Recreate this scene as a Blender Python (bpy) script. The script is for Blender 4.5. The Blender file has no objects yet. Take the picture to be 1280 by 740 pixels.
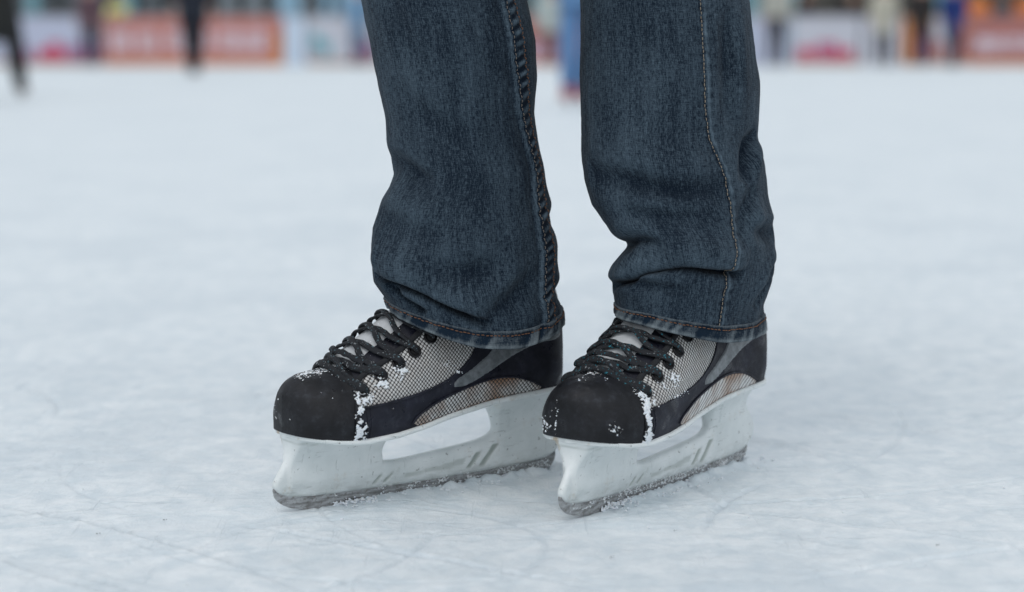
import bpy, bmesh, math, random
import numpy as np
from mathutils import Vector, Matrix
from mathutils.geometry import delaunay_2d_cdt

random.seed(7); RNG = np.random.RandomState(7)
SC = bpy.context.scene
COL = SC.collection
R = math.radians

# ------------------------------------------------------------------ helpers
def tag(o, label=None, cat=None, group=None, kind=None):
    if label: o['label'] = label
    if cat: o['category'] = cat
    if group: o['group'] = group
    if kind: o['kind'] = kind
    return o

def empty(name, loc=(0, 0, 0), rz=0.0, parent=None):
    o = bpy.data.objects.new(name, None); COL.objects.link(o)
    o.location = loc; o.rotation_euler = (0, 0, rz); o.empty_display_size = .1
    if parent: o.parent = parent
    return o

def mesh_obj(name, V, Fc, mat, parent=None, smooth=True, uv=None, attrs=None):
    me = bpy.data.meshes.new(name)
    V = np.asarray(V, dtype=float)
    me.from_pydata(V.tolist(), [], [tuple(int(i) for i in f) for f in Fc])
    me.update()
    if smooth: me.polygons.foreach_set('use_smooth', [True] * len(me.polygons))
    if uv is not None:
        lay = me.uv_layers.new(name='UVMap')
        idx = np.empty(len(me.loops), dtype=np.int32); me.loops.foreach_get('vertex_index', idx)
        lay.data.foreach_set('uv', np.asarray(uv, dtype=np.float32)[idx].ravel())
    if attrs:
        for k, a in attrs.items():
            at = me.attributes.new(k, 'FLOAT', 'POINT'); at.data.foreach_set('value', np.asarray(a, dtype=np.float32))
    if mat: me.materials.append(mat)
    o = bpy.data.objects.new(name, me); COL.objects.link(o)
    if parent: o.parent = parent
    return o

def grid_faces(nu, nv, wrap=False, off=0, flip=False):
    i = np.arange(nu if wrap else nu - 1); j = np.arange(nv - 1)
    I, J = np.meshgrid(i, j, indexing='ij'); I2 = (I + 1) % nu
    f = np.stack([I * nv + J, I2 * nv + J, I2 * nv + J + 1, I * nv + J + 1], -1).reshape(-1, 4) + off
    return f[:, ::-1] if flip else f

class MB:
    """collects boxes, tubes and sheets into one mesh"""
    def __init__(s): s.V = []; s.F = []; s.n = 0
    def add(s, V, F):
        V = np.asarray(V, float); s.V.append(V); s.F += [tuple(int(i) + s.n for i in f) for f in F]; s.n += len(V)
    def box(s, a, b, bev=0.0):
        x0, y0, z0 = a; x1, y1, z1 = b
        if bev <= 0:
            V = [(x, y, z) for x in (x0, x1) for y in (y0, y1) for z in (z0, z1)]
            s.add(V, [(0, 1, 3, 2), (4, 6, 7, 5), (0, 4, 5, 1), (2, 3, 7, 6), (0, 2, 6, 4), (1, 5, 7, 3)])
        else:
            bm = bmesh.new(); bmesh.ops.create_cube(bm, size=1)
            for v in bm.verts: v.co = Vector(((x0 + x1) / 2 + v.co.x * (x1 - x0), (y0 + y1) / 2 + v.co.y * (y1 - y0), (z0 + z1) / 2 + v.co.z * (z1 - z0)))
            bmesh.ops.bevel(bm, geom=bm.edges[:], offset=bev, segments=2, affect='EDGES', profile=.5)
            bm.verts.index_update(); s.add([v.co[:] for v in bm.verts], [[v.index for v in f.verts] for f in bm.faces]); bm.free()
    def tube(s, P, r, n=8, flat=1.0, up=None, caps=True):
        P = np.asarray(P, float); m = len(P); r = np.broadcast_to(np.asarray(r, float), (m,))
        T = np.gradient(P, axis=0); T /= np.linalg.norm(T, axis=1)[:, None] + 1e-12
        if up is None:
            u0 = np.array([0, 0, 1.]) if abs(T[0][2]) < .9 else np.array([1., 0, 0]); U = np.zeros_like(P); cur = u0
            for i in range(m):
                cur = cur - T[i] * cur.dot(T[i]); cur /= np.linalg.norm(cur) + 1e-12; U[i] = cur
        else:
            U = np.asarray(up, float); U = U - T * (U * T).sum(1)[:, None]; U /= np.linalg.norm(U, axis=1)[:, None] + 1e-12
        W = np.cross(T, U); a = np.arange(n) * 2 * math.pi / n
        V = P[:, None] + r[:, None, None] * (W[:, None] * np.cos(a)[None, :, None] + U[:, None] * (flat * np.sin(a))[None, :, None])
        F = [tuple(f) for f in grid_faces(m, n, False)]
        F += [(i * n + n - 1, (i + 1) * n + n - 1, (i + 1) * n, i * n) for i in range(m - 1)]
        if caps: F += [tuple(range(n))[::-1], tuple((m - 1) * n + k for k in range(n))]
        s.add(V.reshape(-1, 3), F)
    def build(s, name, mat, parent=None, smooth=True):
        return mesh_obj(name, np.concatenate(s.V), s.F, mat, parent, smooth)

def catmull(P, n):
    P = np.asarray(P, float); Q = np.vstack([2 * P[0] - P[1], P, 2 * P[-1] - P[-2]]); out = []
    m = len(P) - 1; per = max(2, n // m)
    for i in range(m):
        p0, p1, p2, p3 = Q[i:i + 4]
        for t in np.linspace(0, 1, per, endpoint=False):
            out.append(.5 * ((2 * p1) + (-p0 + p2) * t + (2 * p0 - 5 * p1 + 4 * p2 - p3) * t * t + (-p0 + 3 * p1 - 3 * p2 + p3) * t ** 3))
    out.append(P[-1]); return np.array(out)

def vnoise(X, Y, Z=0.0, seed=0):
    X, Y, Z = np.broadcast_arrays(np.asarray(X, float), np.asarray(Y, float), np.asarray(Z, float))
    xi, yi, zi = np.floor(X).astype(np.int64), np.floor(Y).astype(np.int64), np.floor(Z).astype(np.int64)
    fx, fy, fz = X - xi, Y - yi, Z - zi
    fx, fy, fz = [f * f * f * (f * (f * 6 - 15) + 10) for f in (fx, fy, fz)]
    def h(a, b, c):
        n = (a * 374761393 + b * 668265263 + c * 2147483647 + seed * 1274126177) & 0xffffffff
        n = ((n ^ (n >> 13)) * 1274126177) & 0xffffffff; n = ((n ^ (n >> 16)) * 2246822519) & 0xffffffff
        return ((n ^ (n >> 15)) & 0xffff) / 32767.5 - 1
    def L(a, b, t): return a + (b - a) * t
    return L(L(L(h(xi, yi, zi), h(xi + 1, yi, zi), fx), L(h(xi, yi + 1, zi), h(xi + 1, yi + 1, zi), fx), fy),
             L(L(h(xi, yi, zi + 1), h(xi + 1, yi, zi + 1), fx), L(h(xi, yi + 1, zi + 1), h(xi + 1, yi + 1, zi + 1), fx), fy), fz)

def fbm(X, Y, Z=0.0, o=4, seed=0):
    s = 0; a = 1.; f = 1.; t = 0
    for k in range(o):
        s = s + a * vnoise(np.asarray(X) * f, np.asarray(Y) * f, np.asarray(Z) * f, seed + k * 17); t += a; a *= .5; f *= 2.03
    return s / t

def seg_dist(px, py, poly, closed=False):
    """distance to a polyline, parameter along it and signed side"""
    A = np.asarray(poly, float); B = np.roll(A, -1, 0) if closed else A[1:]
    if not closed: A = A[:-1]
    best = np.full(px.shape, 1e9); par = np.zeros(px.shape); sg = np.ones(px.shape)
    L = np.linalg.norm(B - A, axis=1); cum = np.concatenate([[0], np.cumsum(L)])
    for i in range(len(A)):
        dx, dy = B[i] - A[i]; l2 = dx * dx + dy * dy + 1e-18
        t = np.clip(((px - A[i][0]) * dx + (py - A[i][1]) * dy) / l2, 0, 1)
        qx, qy = px - A[i][0] - t * dx, py - A[i][1] - t * dy; d = np.hypot(qx, qy); m = d < best
        best[m] = d[m]; par[m] = ((cum[i] + t * L[i]) / cum[-1])[m]; sg[m] = np.sign(dx * qy - dy * qx)[m]
    return best, par, sg

def inside(px, py, poly):
    r = np.zeros(px.shape, bool); n = len(poly)
    for i in range(n):
        x0, y0 = poly[i]; x1, y1 = poly[(i + 1) % n]
        c = ((y0 > py) != (y1 > py)) & (px < (x1 - x0) * (py - y0) / ((y1 - y0) if y1 != y0 else 1e-12) + x0); r ^= c
    return r

def smooth01(a): a = np.clip(a, 0, 1); return a * a * (3 - 2 * a)

# ------------------------------------------------------------------ materials
class N:
    def __init__(s, name):
        s.m = bpy.data.materials.new(name); s.m.use_nodes = True; s.t = s.m.node_tree; s.t.nodes.clear()
        s.out = s.n('ShaderNodeOutputMaterial'); s.b = s.n('ShaderNodeBsdfPrincipled'); s.l(s.b.outputs[0], s.out.inputs[0])
    def n(s, t, **k):
        o = s.t.nodes.new(t)
        for a, v in k.items(): setattr(o, a, v)
        return o
    def l(s, a, b): s.t.links.new(a, b)
    def set(s, **k):
        for a, v in k.items():
            i = s.b.inputs[a.replace('_', ' ')]
            if hasattr(v, 'default_value') or isinstance(v, bpy.types.NodeSocket): s.l(v, i)
            else: i.default_value = (*v, 1) if isinstance(v, tuple) and len(v) == 3 and i.type == 'RGBA' else v
        return s
    def math(s, op, a, b=0.0, c=None, clamp=False):
        o = s.n('ShaderNodeMath', operation=op, use_clamp=clamp)
        for i, v in enumerate((a, b) if c is None else (a, b, c)):
            if isinstance(v, bpy.types.NodeSocket): s.l(v, o.inputs[i])
            else: o.inputs[i].default_value = v
        return o.outputs[0]
    def coord(s, kind='Object', scale=(1, 1, 1), rot=(0, 0, 0)):
        c = s.n('ShaderNodeTexCoord'); m = s.n('ShaderNodeMapping'); m.inputs['Scale'].default_value = scale; m.inputs['Rotation'].default_value = rot
        s.l(c.outputs[kind], m.inputs[0]); return m.outputs[0]
    def noise(s, vec, scale=1, detail=4, rough=.55, dist=0, what=0):
        o = s.n('ShaderNodeTexNoise'); s.l(vec, o.inputs['Vector']); o.inputs['Scale'].default_value = scale
        o.inputs['Detail'].default_value = detail; o.inputs['Roughness'].default_value = rough; o.inputs['Distortion'].default_value = dist
        return o.outputs[what]
    def ramp(s, f, stops, interp='LINEAR'):
        o = s.n('ShaderNodeValToRGB'); o.color_ramp.interpolation = interp; e = o.color_ramp.elements
        while len(e) < len(stops): e.new(.5)
        for k, (p, c) in enumerate(stops):
            e[k].position = p; e[k].color = (c, c, c, 1) if not isinstance(c, tuple) else (*c, 1)
        s.l(f, o.inputs[0]); return o.outputs[0]
    def mix(s, f, a, b, mode='MIX'):
        o = s.n('ShaderNodeMix', data_type='RGBA', blend_type=mode)
        for sock, v in ((o.inputs[0], f), (o.inputs[6], a), (o.inputs[7], b)):
            if isinstance(v, bpy.types.NodeSocket): s.l(v, sock)
            else: sock.default_value = v if not isinstance(v, tuple) else (*v, 1)
        return o.outputs[2]
    def attr(s, name):
        o = s.n('ShaderNodeAttribute'); o.attribute_name = name; return o.outputs['Fac']
    def bump(s, h, strength=.3, dist=.001):
        o = s.n('ShaderNodeBump'); o.inputs['Strength'].default_value = strength; o.inputs['Distance'].default_value = dist
        s.l(h, o.inputs['Height']); s.l(o.outputs[0], s.b.inputs['Normal']); return s

def simple(name, col, rough=.6, var=.25, scale=40, bump=.2, bd=.001, metallic=0.0):
    m = N(name); v = m.coord(); n = m.noise(v, scale, 5)
    m.set(Base_Color=m.mix(n, tuple(c * (1 - var) for c in col), tuple(min(1, c * (1 + var)) for c in col)), Roughness=rough, Metallic=metallic)
    m.bump(n, bump, bd); return m.m

def denim(name, dark, light, gain=1.0):
    m = N(name)
    warp = m.noise(m.coord('UV', (1, .14, 1)), 1500, 3, .75)
    slub = m.noise(m.coord('UV', (1, .04, 1)), 420, 3, .65)
    weft = m.noise(m.coord('UV', (.12, 1, 1)), 1400, 2, .7)
    grain = m.noise(m.coord('UV', (1, 1, 1)), 1500, 2, .6)
    macro = m.noise(m.coord('UV', (1, .6, 1)), 22, 4, .6)
    h = m.math('ADD', m.math('MULTIPLY', warp, .8), m.math('ADD', m.math('MULTIPLY', slub, .30), m.math('ADD', m.math('MULTIPLY', weft, .4), m.math('MULTIPLY', grain, .35))))
    h = m.math('SUBTRACT', h, .925)             # about +-.35 round 0
    f = m.math('ADD', m.math('MULTIPLY', h, 1.5 * gain), m.math('MULTIPLY_ADD', m.math('SUBTRACT', macro, .5), .44, .19))
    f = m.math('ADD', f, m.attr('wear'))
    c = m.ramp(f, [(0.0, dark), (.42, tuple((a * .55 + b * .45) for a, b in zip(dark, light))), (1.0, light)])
    m.set(Base_Color=c, Roughness=.92, Sheen_Weight=.03, Sheen_Roughness=.5); m.b.inputs['Specular IOR Level'].default_value = .15
    m.bump(h, .55, .0006); return m.m

M = {}
M['denim'] = denim('blue_denim', (.0028, .0085, .0180), (.112, .160, .202), 1.3)
M['denim_hem'] = denim('worn_denim', (.005, .014, .027), (.19, .225, .245), 1.0)
M['thread_brown'] = simple('brown_thread', (.16, .075, .04), .8, .4, 500, .3, .0002)
M['thread_tan'] = simple('tan_thread', (.26, .22, .17), .8, .4, 500, .3, .0002)
M['thread_grey'] = simple('faded_thread', (.15, .13, .115), .8, .4, 500, .3, .0002)

def black_leather(name, col=(.005, .0055, .008), wet=.55, fine=900):
    m = N(name); v = m.coord(); g = m.noise(v, fine, 3); big = m.noise(v, 45, 5, .6, .4); sm = m.noise(v, 180, 4, .6)
    c = m.mix(m.ramp(big, [(.35, 0.0), (.7, 1.0)]), col, tuple(a * 2.3 + .004 for a in col))
    dust = m.math('MULTIPLY', m.ramp(sm, [(.52, 0.0), (.70, 1.0)]), m.ramp(big, [(.38, .15), (.62, 1.0)]))
    c = m.mix(m.math('MULTIPLY', dust, .18), c, (.10, .115, .14))
    m.b.inputs['Specular IOR Level'].default_value = .3
    r = m.ramp(m.noise(v, 60, 4, .6, .6), [(.36, wet * .45), (.44, wet), (.7, wet + .12)])
    m.set(Base_Color=c, Roughness=r); m.bump(m.math('ADD', g, m.math('MULTIPLY', sm, .8)), .45, .0005); return m.m
M['cap'] = black_leather('toe_cap_leather', (.0045, .005, .007), .55, 700)
M['boot'] = black_leather('black_synthetic', (.006, .0068, .0125), .55, 1400)
M['tongue'] = simple('black_felt', (.012, .013, .016), .9, .4, 300, .5, .001)
M['eyelet'] = simple('black_eyelet_metal', (.012, .012, .014), .3, .3, 200, .1, .0003, .6)
M['dark'] = simple('dark_hole', (.004, .004, .005), .9, .2, 100, .1)

def weave(name, p, stripes=False, stain=.0):
    m = N(name); s = m.n('ShaderNodeSeparateXYZ'); m.l(m.coord('UV'), s.inputs[0]); k = math.pi / p
    wob = m.math('MULTIPLY', m.noise(m.coord('UV'), 160, 2), .0007)
    x = m.math('ADD', s.outputs[0], wob); y = m.math('ADD', s.outputs[1], wob)
    a = m.math('ABSOLUTE', m.math('SINE', m.math('MULTIPLY', m.math('ADD', x, y), k)))
    b = m.math('ABSOLUTE', m.math('SINE', m.math('MULTIPLY', m.math('SUBTRACT', x, m.math('MULTIPLY', y, .95)), k)))
    h = a if stripes else m.math('MULTIPLY', a, b)
    light = m.ramp(h, [(.20, 0.0), (.44, 1.0)])
    n = m.noise(m.coord('UV'), 70, 4); big = m.noise(m.coord('UV'), 38, 4)
    lc = m.mix(n, (.42, .425, .43), (.82, .82, .80))
    st = m.ramp(m.math('ADD', big, m.math('MULTIPLY', m.attr('stain'), .35)), [(.42, 0.0), (.72, 1.0)])
    lc = m.mix(m.math('MULTIPLY', st, stain), lc, (.26, .12, .045))
    c = m.mix(light, m.mix(n, (.016, .015, .015), (.05, .047, .045)), lc)
    m.set(Base_Color=c, Roughness=m.ramp(light, [(0, .7), (1, .38)])); m.bump(h, .8, .0008); return m.m
M['weave'] = weave('silver_mesh_weave', .0037, False, .25)
M['arch_diamond'] = weave('diamond_mesh', .0041, False, .9)
M['arch_stripe'] = weave('ribbed_mesh', .0062, True, .8)

def swoosh_mat():
    m = N('grey_rubber'); v = m.coord(); n = m.noise(v, 130, 5, .65)
    m.set(Base_Color=m.mix(m.ramp(n, [(.4, 0.0), (.62, 1.0)]), (.11, .125, .135), (.20, .22, .235)), Roughness=.42); m.bump(n, .3, .0006); return m.m
M['swoosh'] = swoosh_mat()

def plastic():
    m = N('scuffed_white_plastic'); v = m.coord(); big = m.noise(v, 22, 5, .6)
    c = m.mix(m.ramp(big, [(.3, 0.0), (.68, 1.0)]), (.61, .655, .655), (.79, .82, .82))
    scr = m.noise(m.coord('Object', (60, 60, 420), (0, R(24), 0)), 1, 3, .6); sc = m.ramp(scr, [(.635, 0.0), (.71, 1.0)])
    scr2 = m.noise(m.coord('Object', (420, 60, 50), (0, R(-18), 0)), 1, 3, .6); sc2 = m.ramp(scr2, [(.66, 0.0), (.71, 1.0)])
    c = m.mix(m.math('MULTIPLY', m.math('MAXIMUM', sc, sc2), .38), c, (.22, .24, .235))
    xyz = m.n('ShaderNodeSeparateXYZ'); m.l(v, xyz.inputs[0]); lowz = m.ramp(m.math('MULTIPLY', xyz.outputs[2], 20.0), [(.22, 1.0), (.62, 0.0)])
    c = m.mix(m.math('MULTIPLY', lowz, m.ramp(m.noise(m.coord('Object', (1, 1, 3)), 70, 5, .65), [(.35, .0), (.65, .65)])), c, (.40, .42, .40))  # grey grime, denser toward the bottom of the holder
    sp = m.ramp(m.noise(v, 260, 3, .5), [(.67, 0.0), (.72, 1.0)]); c = m.mix(m.math('MULTIPLY', sp, .6), c, (.10, .10, .09))
    yl = m.ramp(m.noise(v, 48, 4, .7), [(.6, 0.0), (.72, 1.0)]); c = m.mix(m.math('MULTIPLY', m.math('MULTIPLY', yl, m.attr('stain')), .85), c, (.42, .29, .15))
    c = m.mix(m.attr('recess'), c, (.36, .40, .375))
    m.set(Base_Color=c, Roughness=m.ramp(big, [(.3, .25), (.7, .42)]), Subsurface_Weight=.12, Subsurface_Radius=(.004, .004, .004))
    m.bump(m.math('ADD', m.math('MULTIPLY', m.math('MAXIMUM', sc, sc2), -1.0), m.math('MULTIPLY', m.noise(v, 120, 4), .8)), .35, .0005); return m.m
M['plastic'] = plastic()

def steel():
    m = N('worn_steel'); v = m.coord(); n = m.noise(m.coord('Object', (1, 1, 6)), 60, 5, .65); f = m.noise(v, 420, 3, .6)
    c = m.mix(m.ramp(n, [(.38, 0.0), (.6, 1.0)]), (.20, .20, .20), (.44, .45, .46)); c = m.mix(m.ramp(f, [(.5, 0.0), (.7, .6)]), c, (.12, .095, .075))
    m.set(Base_Color=c, Metallic=.55, Roughness=.42); m.bump(m.math('ADD', n, f), .4, .0005); return m.m
M['steel'] = steel()

def lace_mat(name, fleck):
    m = N(name); v = m.coord(); n = m.noise(v, 520, 2, .5); b = m.noise(v, 900, 2, .6); z = m.noise(v, 90, 3)
    f = m.ramp(n, [(.65, 0.0), (.68, 1.0)]); f2 = m.ramp(m.noise(v, 430, 2, .5, 1), [(.67, 0.0), (.70, 1.0)])
    c = m.mix(z, (.003, .004, .006), (.012, .014, .019)); c = m.mix(f, c, fleck); c = m.mix(f2, c, (.35, .38, .40))
    m.set(Base_Color=c, Roughness=.85); m.bump(b, .7, .0006); return m.m
M['lace_grey'] = lace_mat('flecked_lace', (.10, .17, .20))
M['lace_teal'] = lace_mat('teal_flecked_lace', (.02, .20, .27))
M['badge'] = simple('pale_grey_label', (.52, .54, .56), .5, .2, 120, .2, .0005)

def snow_mat(name, base=(.86, .90, .94)):
    m = N(name); v = m.coord(); n = m.noise(v, 800, 3, .7)
    m.set(Base_Color=m.mix(n, tuple(a * .82 for a in base), base), Roughness=.6, Subsurface_Weight=.25, Subsurface_Radius=(.002, .0025, .003)); m.bump(n, .8, .0006); return m.m
M['snow'] = snow_mat('clinging_snow')
M['slush'] = snow_mat('grey_slush', (.82, .85, .87))

def ice_mat():
    m = N('scraped_ice'); o = m.coord('Object')
    big = m.noise(o, 3.2, 5, .6, .3); mid = m.noise(m.coord('Object', (1, .62, 1), (0, 0, R(8))), 17, 6, .62, .3)
    fine = m.noise(o, 170, 5, .7); gr = m.noise(o, 620, 3, .7)
    s1 = m.noise(m.coord('Object', (6, 130, 1), (0, 0, R(-14))), 1, 4, .6, .2); s2 = m.noise(m.coord('Object', (110, 7, 1), (0, 0, R(-52))), 1, 4, .6, .2)
    st = m.math('MAXIMUM', m.ramp(s1, [(.60, 0.0), (.70, 1.0)]), m.ramp(s2, [(.63, 0.0), (.72, .8)]))
    an = m.noise(m.coord('Object', (34, 30, 1), (0, 0, R(-11))), 1, 5, .65, .35)
    c = m.mix(m.ramp(mid, [(.3, 0.0), (.7, 1.0)]), (.735, .795, .825), (.88, .915, .93))
    c = m.mix(m.ramp(an, [(.36, .7), (.60, 0.0)]), c, (.58, .67, .725))
    c = m.mix(m.ramp(big, [(.3, .0), (.7, .30)]), c, (.74, .80, .84))
    c = m.mix(m.math('MULTIPLY', st, .35), c, (.57, .65, .71))
    c = m.mix(m.math('MULTIPLY', m.attr('glaze'), .75), c, (.54, .62, .68))
    c = m.mix(m.ramp(fine, [(.35, .22), (.65, 0.0)]), c, (.60, .66, .72))
    m.set(Base_Color=c, Roughness=m.ramp(mid, [(.3, .42), (.7, .68)])); m.b.inputs['Specular IOR Level'].default_value = .35
    h = m.math('ADD', m.math('MULTIPLY', fine, 1.0), m.math('ADD', m.math('MULTIPLY', gr, .55), m.math('ADD', m.math('MULTIPLY', m.math('ADD', mid, m.math('MULTIPLY', an, 1.3)), 2.0), m.math('MULTIPLY', st, -.9))))
    m.bump(h, .5, .0018); return m.m
M['ice'] = ice_mat()

# ------------------------------------------------------------------ camera, light, sky
CH = .385
cam_d = bpy.data.cameras.new('camera'); cam = bpy.data.objects.new('camera', cam_d); COL.objects.link(cam)
cam.location = (0, 0, CH); cam.rotation_euler = (R(90 - 7.36), 0, 0)
cam_d.sensor_width = 36; cam_d.lens = 2400 / 1280 * 36; cam_d.clip_start = .05; cam_d.clip_end = 600
cam_d.dof.use_dof = True; cam_d.dof.focus_distance = 1.635; cam_d.dof.aperture_fstop = 3.3
SC.camera = cam
SC.view_settings.view_transform = 'Standard'; SC.view_settings.look = 'None'; SC.view_settings.exposure = 0

w = bpy.data.worlds.new('World'); SC.world = w; w.use_nodes = True; nt = w.node_tree
bg = nt.nodes['Background']; sky = nt.nodes.new('ShaderNodeTexSky'); sky.sky_type = 'NISHITA'; sky.sun_disc = False
sky.sun_elevation = R(60); sky.sun_rotation = R(205); sky.air_density = 1.0; sky.dust_density = 4.0; sky.ozone_density = 1.0
hs = nt.nodes.new('ShaderNodeHueSaturation'); hs.inputs['Saturation'].default_value = .30; hs.inputs['Value'].default_value = 1.0
tc = nt.nodes.new('ShaderNodeTexCoord'); cn = nt.nodes.new('ShaderNodeTexNoise'); cn.inputs['Scale'].default_value = 2.2; cn.inputs['Detail'].default_value = 5
mx = nt.nodes.new('ShaderNodeMix'); mx.data_type = 'RGBA'; mx.inputs[0].default_value = .55; mx.inputs[7].default_value = (8.6, 9.25, 9.85, 1)
nt.links.new(sky.outputs[0], hs.inputs['Color']); nt.links.new(hs.outputs[0], mx.inputs[6])
nt.links.new(tc.outputs['Generated'], cn.inputs['Vector'])
mr = nt.nodes.new('ShaderNodeMapRange'); mr.inputs[3].default_value = .8; mr.inputs[4].default_value = 1.2; nt.links.new(cn.outputs[0], mr.inputs[0])
m2 = nt.nodes.new('ShaderNodeMix'); m2.data_type = 'RGBA'; m2.blend_type = 'MULTIPLY'; m2.inputs[0].default_value = 1
nt.links.new(mx.outputs[2], m2.inputs[6]); nt.links.new(mr.outputs[0], m2.inputs[7]); nt.links.new(m2.outputs[2], bg.inputs[0])
bg.inputs[1].default_value = .112
sl = bpy.data.lights.new('sun', 'SUN'); sl.energy = .40; sl.angle = R(35); sl.color = (1, .97, .93)
sun = bpy.data.objects.new('sun', sl); COL.objects.link(sun); sun.rotation_euler = (R(30), 0, R(-25))

# ------------------------------------------------------------------ skate placement
# local skate frame: x from the rear of the blade holder (0) to the toe (.297), z up, y sideways
SK = {}
for key, A, yaw in (('right', (-.1496, 1.5955), 35.5), ('left', (.0529, 1.5506), 52.0)):
    f = np.array([-math.cos(R(yaw)), -math.sin(R(yaw))]); o = np.array(A) - f * (.235 if key == 'right' else .272)
    SK[key] = (o, math.atan2(f[1], f[0]), f)

# ------------------------------------------------------------------ ice
def build_ice():
    xs = np.concatenate([-np.geomspace(90, .62, 60), np.arange(-.6, .6001, .0028), np.geomspace(.62, 90, 60)])
    ys = np.concatenate([-np.geomspace(30, .2, 12), np.linspace(.0, 1.18, 40), np.arange(1.2, 2.15, .0032), np.geomspace(2.16, 120, 190)])
    X, Y = np.meshgrid(xs, ys, indexing='ij')
    near = np.exp(-np.maximum(0, np.hypot(X, Y - 1.6) - .5) / 1.2)
    Z = .0022 * fbm(X * 7, Y * 5, 0, 4, 3) + .0007 * fbm(X * 60, Y * 75, 0, 3, 5) * near
    rough = smooth01(.5 + 1.6 * fbm(X * 5, Y * 6, 0, 3, 9)); Z += .0013 * rough * np.abs(vnoise(X * 190, Y * 210, 0, 2)) * near + .0009 * np.maximum(fbm(X * 45, Y * 36 + X * 8, 0, 3, 41), 0) * near
    glaze = smooth01((fbm(X * 5.2 + 5, Y * 4.5, 0, 4, 21) - .08) * 3.0) * .42
    rs = np.random.RandomState(11)
    for k in range(125):       # skate cuts: long shallow arcs
        cx, cy = rs.uniform(-.75, .75), rs.uniform(1.2, 2.4); a = rs.choice([-.5, .2, .45, .9, 2.4]) + rs.normal(0, .2); L = rs.uniform(.1, .6); kap = rs.normal(0, 3.0)
        t = np.linspace(-L / 2, L / 2, 14); ang = a + kap * t; P = np.stack([cx + np.cumsum(np.cos(ang)) * (t[1] - t[0]), cy + np.cumsum(np.sin(ang)) * (t[1] - t[0])], 1)
        m = (X > P[:, 0].min() - .02) & (X < P[:, 0].max() + .02) & (Y > P[:, 1].min() - .02) & (Y < P[:, 1].max() + .02)
        if not m.any(): continue
        d, par, sg = seg_dist(X[m], Y[m], P); wdt = rs.uniform(.0012, .0028); dp = rs.uniform(.0006, .0026); tp = np.sin(math.pi * np.clip(par, .02, .98)) ** .5
        Z[m] += tp * (-dp * np.exp(-(d / wdt) ** 2) + dp * .45 * np.exp(-((d - 2.4 * wdt) / (1.3 * wdt)) ** 2) * (.6 + .8 * vnoise(X[m] * 150, Y[m] * 150)))
        glaze[m] = np.maximum(glaze[m], tp * .9 * np.exp(-(d / (wdt * 1.3)) ** 2) * rs.uniform(.3, 1))
    for key in SK:           # scraped snow thrown up beside the blades
        o, ang, f = SK[key]; n = np.array([-f[1], f[0]])
        lx = (X - o[0]) * f[0] + (Y - o[1]) * f[1]; ly = (X - o[0]) * n[0] + (Y - o[1]) * n[1]
        ex = np.where(lx < .0, -lx, np.where(lx > .2, lx - .2, 0)); d = np.hypot(ex * .8, np.abs(ly))
        Z += (.0034 * (1 + .9 * smooth01((.16 - lx) / .08)) * np.exp(-((d - .006) / .0055) ** 2) * (.55 + .9 * fbm(X * 110, Y * 110, 0, 3, 31)) + .0016 * np.exp(-(d / .028) ** 2)) * np.exp(-(ex / .02) ** 2)
        glaze *= 1 - .7 * np.exp(-(d / .05) ** 2)
    Z -= Z[(np.abs(X) < .5) & (np.abs(Y - 1.7) < .4)].mean() - .0004
    V = np.stack([X, Y, Z], -1).reshape(-1, 3)
    o = mesh_obj('ice_rink', V, grid_faces(len(xs), len(ys)), M['ice'], attrs={'glaze': glaze.ravel()})
    tag(o, 'pale blue white scraped ice surface of an outdoor rink', None, None, 'structure')
build_ice()

def bits(name, pts, radii, mat, parent, squash=.75, seed=0, voxel=0):
    rs = np.random.RandomState(seed); bm = bmesh.new(); bmesh.ops.create_icosphere(bm, subdivisions=1, radius=1)
    V0 = np.array([v.co[:] for v in bm.verts]); F0 = np.array([[v.index for v in f.verts] for f in bm.faces]); bm.free()
    pts = np.asarray(pts); n = len(pts); J = 1 + rs.uniform(-.38, .38, (n, len(V0), 1))
    S = 1 + rs.uniform(-.35, .35, (n, 1, 3)); V = V0[None] * J * S * np.asarray(radii)[:, None, None]; V[:, :, 2] *= squash
    V = V + pts[:, None]; F = (F0[None] + (np.arange(n) * len(V0))[:, None, None]).reshape(-1, 3)
    o = mesh_obj(name, V.reshape(-1, 3), F, mat, None, True)
    if voxel:
        rm = o.modifiers.new('remesh', 'REMESH'); rm.mode = 'VOXEL'; rm.voxel_size = voxel
        new = bpy.data.meshes.new_from_object(o.evaluated_get(bpy.context.evaluated_depsgraph_get())); o.modifiers.clear(); old = o.data; o.data = new; bpy.data.meshes.remove(old); new.name = name
        nv = len(new.vertices); P = np.empty(nv * 3); Nn = np.empty(nv * 3); new.vertices.foreach_get('co', P); new.vertices.foreach_get('normal', Nn); P = P.reshape(-1, 3); Nn = Nn.reshape(-1, 3)
        P = P + Nn * (.00035 * vnoise(P[:, 0] * 900, P[:, 1] * 900, P[:, 2] * 900, seed) + .00025 * vnoise(P[:, 0] * 2100, P[:, 1] * 2100, P[:, 2] * 2100, seed + 1))[:, None]
        new.vertices.foreach_set('co', P.ravel()); new.materials.clear(); new.materials.append(mat); new.polygons.foreach_set('use_smooth', [True] * len(new.polygons)); new.update()
    if parent: o.parent = parent
    return o

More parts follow.
